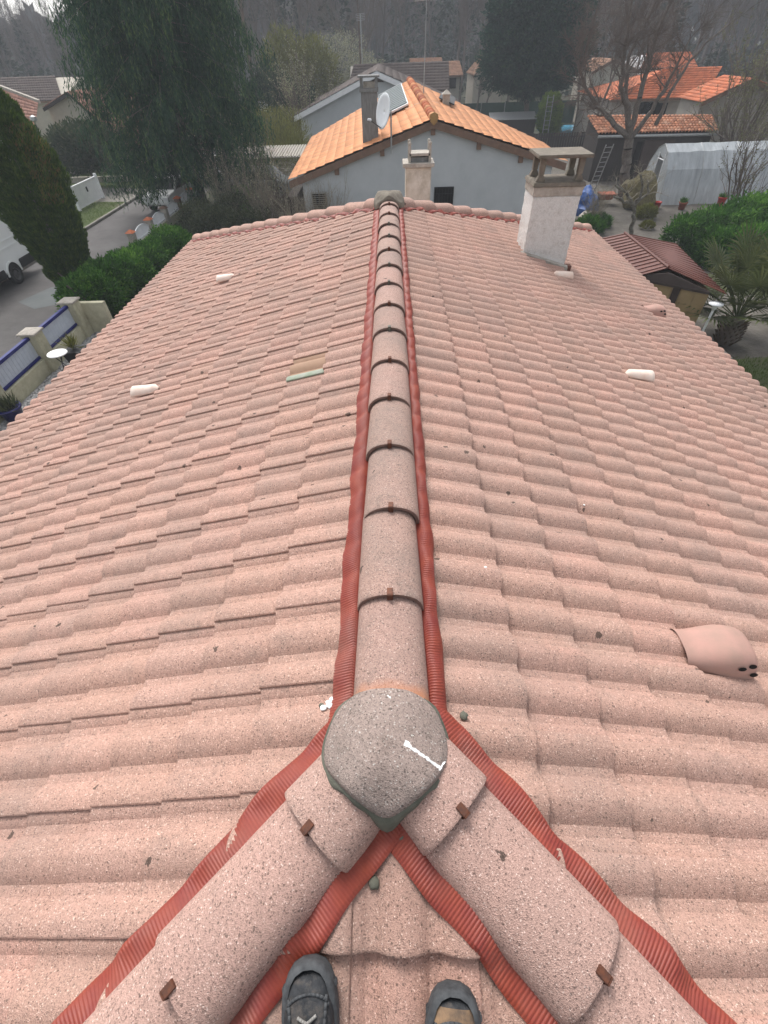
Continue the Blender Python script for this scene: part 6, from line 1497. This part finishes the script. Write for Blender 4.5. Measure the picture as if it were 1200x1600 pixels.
# ------------------------------------------------------------------ vehicles
def wheel(x, y, r, w, t, side):
    h = bpy.data.objects.new('wheel', None); link(h, t); h.matrix_parent_inverse = inv_of(t)
    b = MB(); n = 24
    V = []; prof_ = [(r * .62, -w / 2), (r * .93, -w / 2), (r, -w * .3), (r, w * .3), (r * .93, w / 2), (r * .62, w / 2)]
    for (rad, xx) in prof_:
        for i in range(n): a = 2 * math.pi * i / n; V.append((x + xx, y + rad * math.cos(a), r + rad * math.sin(a)))
    F = [(k * n + i, k * n + (i + 1) % n, ((k + 1) % 6) * n + (i + 1) % n, ((k + 1) % 6) * n + i) for k in range(6) for i in range(n)]
    b.add(V, F); b.build('tyre', M_RUBBER, h, True)
    b = MB(); xo = x + side * w * .30; V = []
    for (rad, dx) in ((r * .63, .04), (r * .5, .0), (r * .22, .02), (r * .18, .05)):
        for i in range(n): a = 2 * math.pi * i / n; V.append((xo + side * dx, y + rad * math.cos(a), r + rad * math.sin(a)))
    F = [(k * n + i, k * n + (i + 1) % n, (k + 1) * n + (i + 1) % n, (k + 1) * n + i) for k in range(3) for i in range(n)] + [tuple(range(3 * n, 4 * n))]
    b.add(V, F); b.build('rim', plain('dark_rim', (.07, .07, .07), rough=.5), h)
van = thing('van', 'white high-roof panel van parked by the kerb at the left edge', 'van', (-15.9, 17.6, 0))
vx0, vx1 = -16.85, -14.9
side_prof = [(20.75, .42), (20.85, .75), (20.85, 2.25), (20.65, 2.52), (20.2, 2.60), (16.6, 2.60), (16.0, 2.5), (15.3, 1.75), (14.5, 1.45), (14.25, 1.0), (14.25, .45)]
def arch_cut(): return
b = MB(); b.extr([(vx0, y, z) for y, z in side_prof], (vx1 - vx0, 0, 0)); o = b.build('body', M_VAN, van, bevel=.09); own(o, van); o.data.polygons.foreach_set('use_smooth', [True] * len(o.data.polygons))
mm = o.modifiers.new('w', 'WEIGHTED_NORMAL')
for (ya, yb, za, zb) in ((18.2, 20.55, 1.18, 1.24), (18.2, 20.55, 1.42, 1.46), (18.25, 20.6, 2.02, 2.06), (14.8, 18.1, 1.18, 1.24)):
    own(MB().box(vx1 - .005, vx1 + .018, ya, yb, za, zb).build('side_moulding', M_VAN, van, bevel=.008), van)
own(MB().box(vx1 - .005, vx1 + .004, 18.12, 18.14, .6, 2.3).build('door_gap', M_DARK, van), van)
own(MB().box(vx1 - .005, vx1 + .004, 20.62, 20.65, .65, 2.3).build('door_gap', M_DARK, van), van)
own(MB().box(vx1 - .005, vx1 + .03, 20.35, 20.47, 1.34, 1.48).build('lock', M_BLACK, van, bevel=.01), van)
own(MB().box(vx1 - .02, vx1 + .035, 19.78, 20.9, .40, .72).build('bumper', M_RUBBER, van, bevel=.03), van)
own(MB().box(vx0, vx1 - .05, 20.8, 20.97, .42, .62).build('bumper', M_RUBBER, van, bevel=.03), van)
own(MB().box(vx1 - .02, vx1 + .03, 16.2, 18.75, .38, .66).build('sill_trim', M_RUBBER, van, bevel=.02), van)
own(MB().box(vx1 - .005, vx1 + .02, 20.78, 20.87, 1.5, 2.0).build('tail_light', M_RED, van, bevel=.01), van)
own(MB().box(vx1 - .3, vx1 - .12, 20.95, 21.15, .35, .42).build('tow_bar', M_GREYM, van, bevel=.01), van)
b = MB(); V = []; n = 16
for i in range(n + 1):
    a = math.pi * i / n
    for rr_ in (.40, .46): V.append((vx1 + .012, 19.27 + rr_ * math.cos(a), .36 + rr_ * math.sin(a)))
b.add(V, [(2 * i, 2 * i + 1, 2 * i + 3, 2 * i + 2) for i in range(n)]); o = b.build('wheel_arch', M_VAN, van); own(o, van); mo = o.modifiers.new('s', 'SOLIDIFY'); mo.thickness = .05; mo.offset = 0
b = MB(); b.add([(vx1 + .004, 19.27, .36)] + [(vx1 + .004, 19.27 + .41 * math.cos(math.pi * i / n), .36 + .41 * math.sin(math.pi * i / n)) for i in range(n + 1)], [(0, i + 1, i + 2) for i in range(n)]); own(b.build('wheel_well', M_DARK, van), van)
for y in (19.27, 15.2):
    wheel(vx1 - .07, y, .35, .22, van, 1); wheel(vx0 + .07, y, .35, .22, van, -1)
def car(label, x, y, rz, mat):
    t = thing('car', label, 'car', (x, y, 0), rz); h = bpy.data.objects.new
    pr = [(-2.0, .35), (-2.05, .65), (-1.95, .82), (-1.1, .92), (-.55, 1.40), (.75, 1.44), (1.5, 1.0), (1.95, .95), (2.02, .6), (1.98, .35)]
    b = MB(); b.extr([(-.8, y_, z_) for y_, z_ in pr], (1.6, 0, 0)); o = b.build('body', mat, t, bevel=.07); o.data.polygons.foreach_set('use_smooth', [True] * len(o.data.polygons)); o.modifiers.new('w', 'WEIGHTED_NORMAL')
    for sx in (-1, 1):
        b = MB(); b.extr([(sx * .802, -1.0, .95), (sx * .802, -.5, 1.33), (sx * .802, .7, 1.36), (sx * .802, 1.3, 1.0)], (sx * .008, 0, 0)); b.build('side_window', M_GLASSD, t)
        for yy_ in (-1.25, 1.25):
            w_ = bpy.data.objects.new('wheel', None); link(w_, t); b = MB(); b.bar((sx * .62, yy_, .31), (sx * .83, yy_, .31), .31, 20); b.build('tyre', M_RUBBER, w_); b = MB(); b.bar((sx * .83, yy_, .31), (sx * .842, yy_, .31), .2, 14); b.build('rim', M_GREYM, w_)
        b = MB(); b.box(sx * .62 - .15, sx * .62 + .15, -2.075, -2.03, .62, .76); b.build('headlight', M_WHITE, t)
    b = MB(); b.extr([(-.68, -1.09, .95), (.68, -1.09, .95), (.62, -.6, 1.36), (-.62, -.6, 1.36)], (0, -.02, .02)); b.build('windscreen', M_GLASSD, t)
    b = MB(); b.extr([(-.66, 1.47, 1.04), (.66, 1.47, 1.04), (.6, .82, 1.42), (-.6, .82, 1.42)], (0, .02, .02)); b.build('rear_window', M_GLASSD, t)
    return t
M_SILV = plain('silver_paint', (.30, .34, .34), (.26, .30, .30), 2, .3, .4)
car('silver-green car parked behind the twiggy shrubs left of the grey house', -7.6, 33.2, R(80), M_SILV)
car('white car half hidden under the weeping conifer, facing the fence', -12.6, 31.6, R(-8), M_VAN)
car('white car farther along the road under the conifer', -12.2, 38.5, R(3), M_WHITE)
aw = thing('carport', 'white corrugated carport roof behind the twiggy shrubs', 'carport', (-7.0, 34, 0))
b = MB()
for i in range(30): x = -9.2 + i * .16; b.hexa([(x, 32.0, 2.02), (x + .09, 32.0, 2.02), (x + .09, 34.6, 2.2), (x, 34.6, 2.2)], [(x, 32.0, 2.07), (x + .09, 32.0, 2.07), (x + .09, 34.6, 2.25), (x, 34.6, 2.25)])
b.hexa([(-9.2, 32, 2.0), (-4.4, 32, 2.0), (-4.4, 34.6, 2.18), (-9.2, 34.6, 2.18)], [(-9.2, 32, 2.018), (-4.4, 32, 2.018), (-4.4, 34.6, 2.198), (-9.2, 34.6, 2.198)]); own(b.build('roof_sheet', M_CONCL, aw), aw)
for x in (-9.0, -4.6):
    for y in (32.2, 34.4): b = MB(); b.bar((x, y, 0), (x, y, 2.05), .05, 6); own(b.build('post', M_WOODB, aw), aw)
tag(MB().box(-4.3, -3.9, 22.6, 30, 0, 2.0).build('timber_partition', M_SHED2), 'dark timber partition at the left corner of the grey house', 'partition')
# white picket fence far left of centre
pf = thing('picket_fence', 'far white picket fence beside the clipped hedges', 'fence', (-20, 90, 0))
for i in range(26): x = -21.5 + i * .28; b = MB(); b.box(x, x + .2, 89 - i * .35, 89.06 - i * .35, 0, 1.2); own(b.build('picket', M_WHITE, pf), pf)

# ------------------------------------------------------------------ air
hz = MB(); hz.box(-230, 230, -20, 230, -1.2, 32); hz = hz.build('haze', None); hz.data.materials.clear()
hm = bpy.data.materials.new('haze_air'); hm.use_nodes = True; hn = hm.node_tree.nodes; hn.clear(); ho = hn.new('ShaderNodeOutputMaterial'); hv = hn.new('ShaderNodeVolumePrincipled')
hv.inputs['Color'].default_value = (0.88, 0.93, 1.0, 1); hv.inputs['Density'].default_value = 0.0015; hv.inputs['Anisotropy'].default_value = 0.0
hm.node_tree.links.new(hv.outputs[0], ho.inputs['Volume']); hz.data.materials.append(hm); stuff(hz)
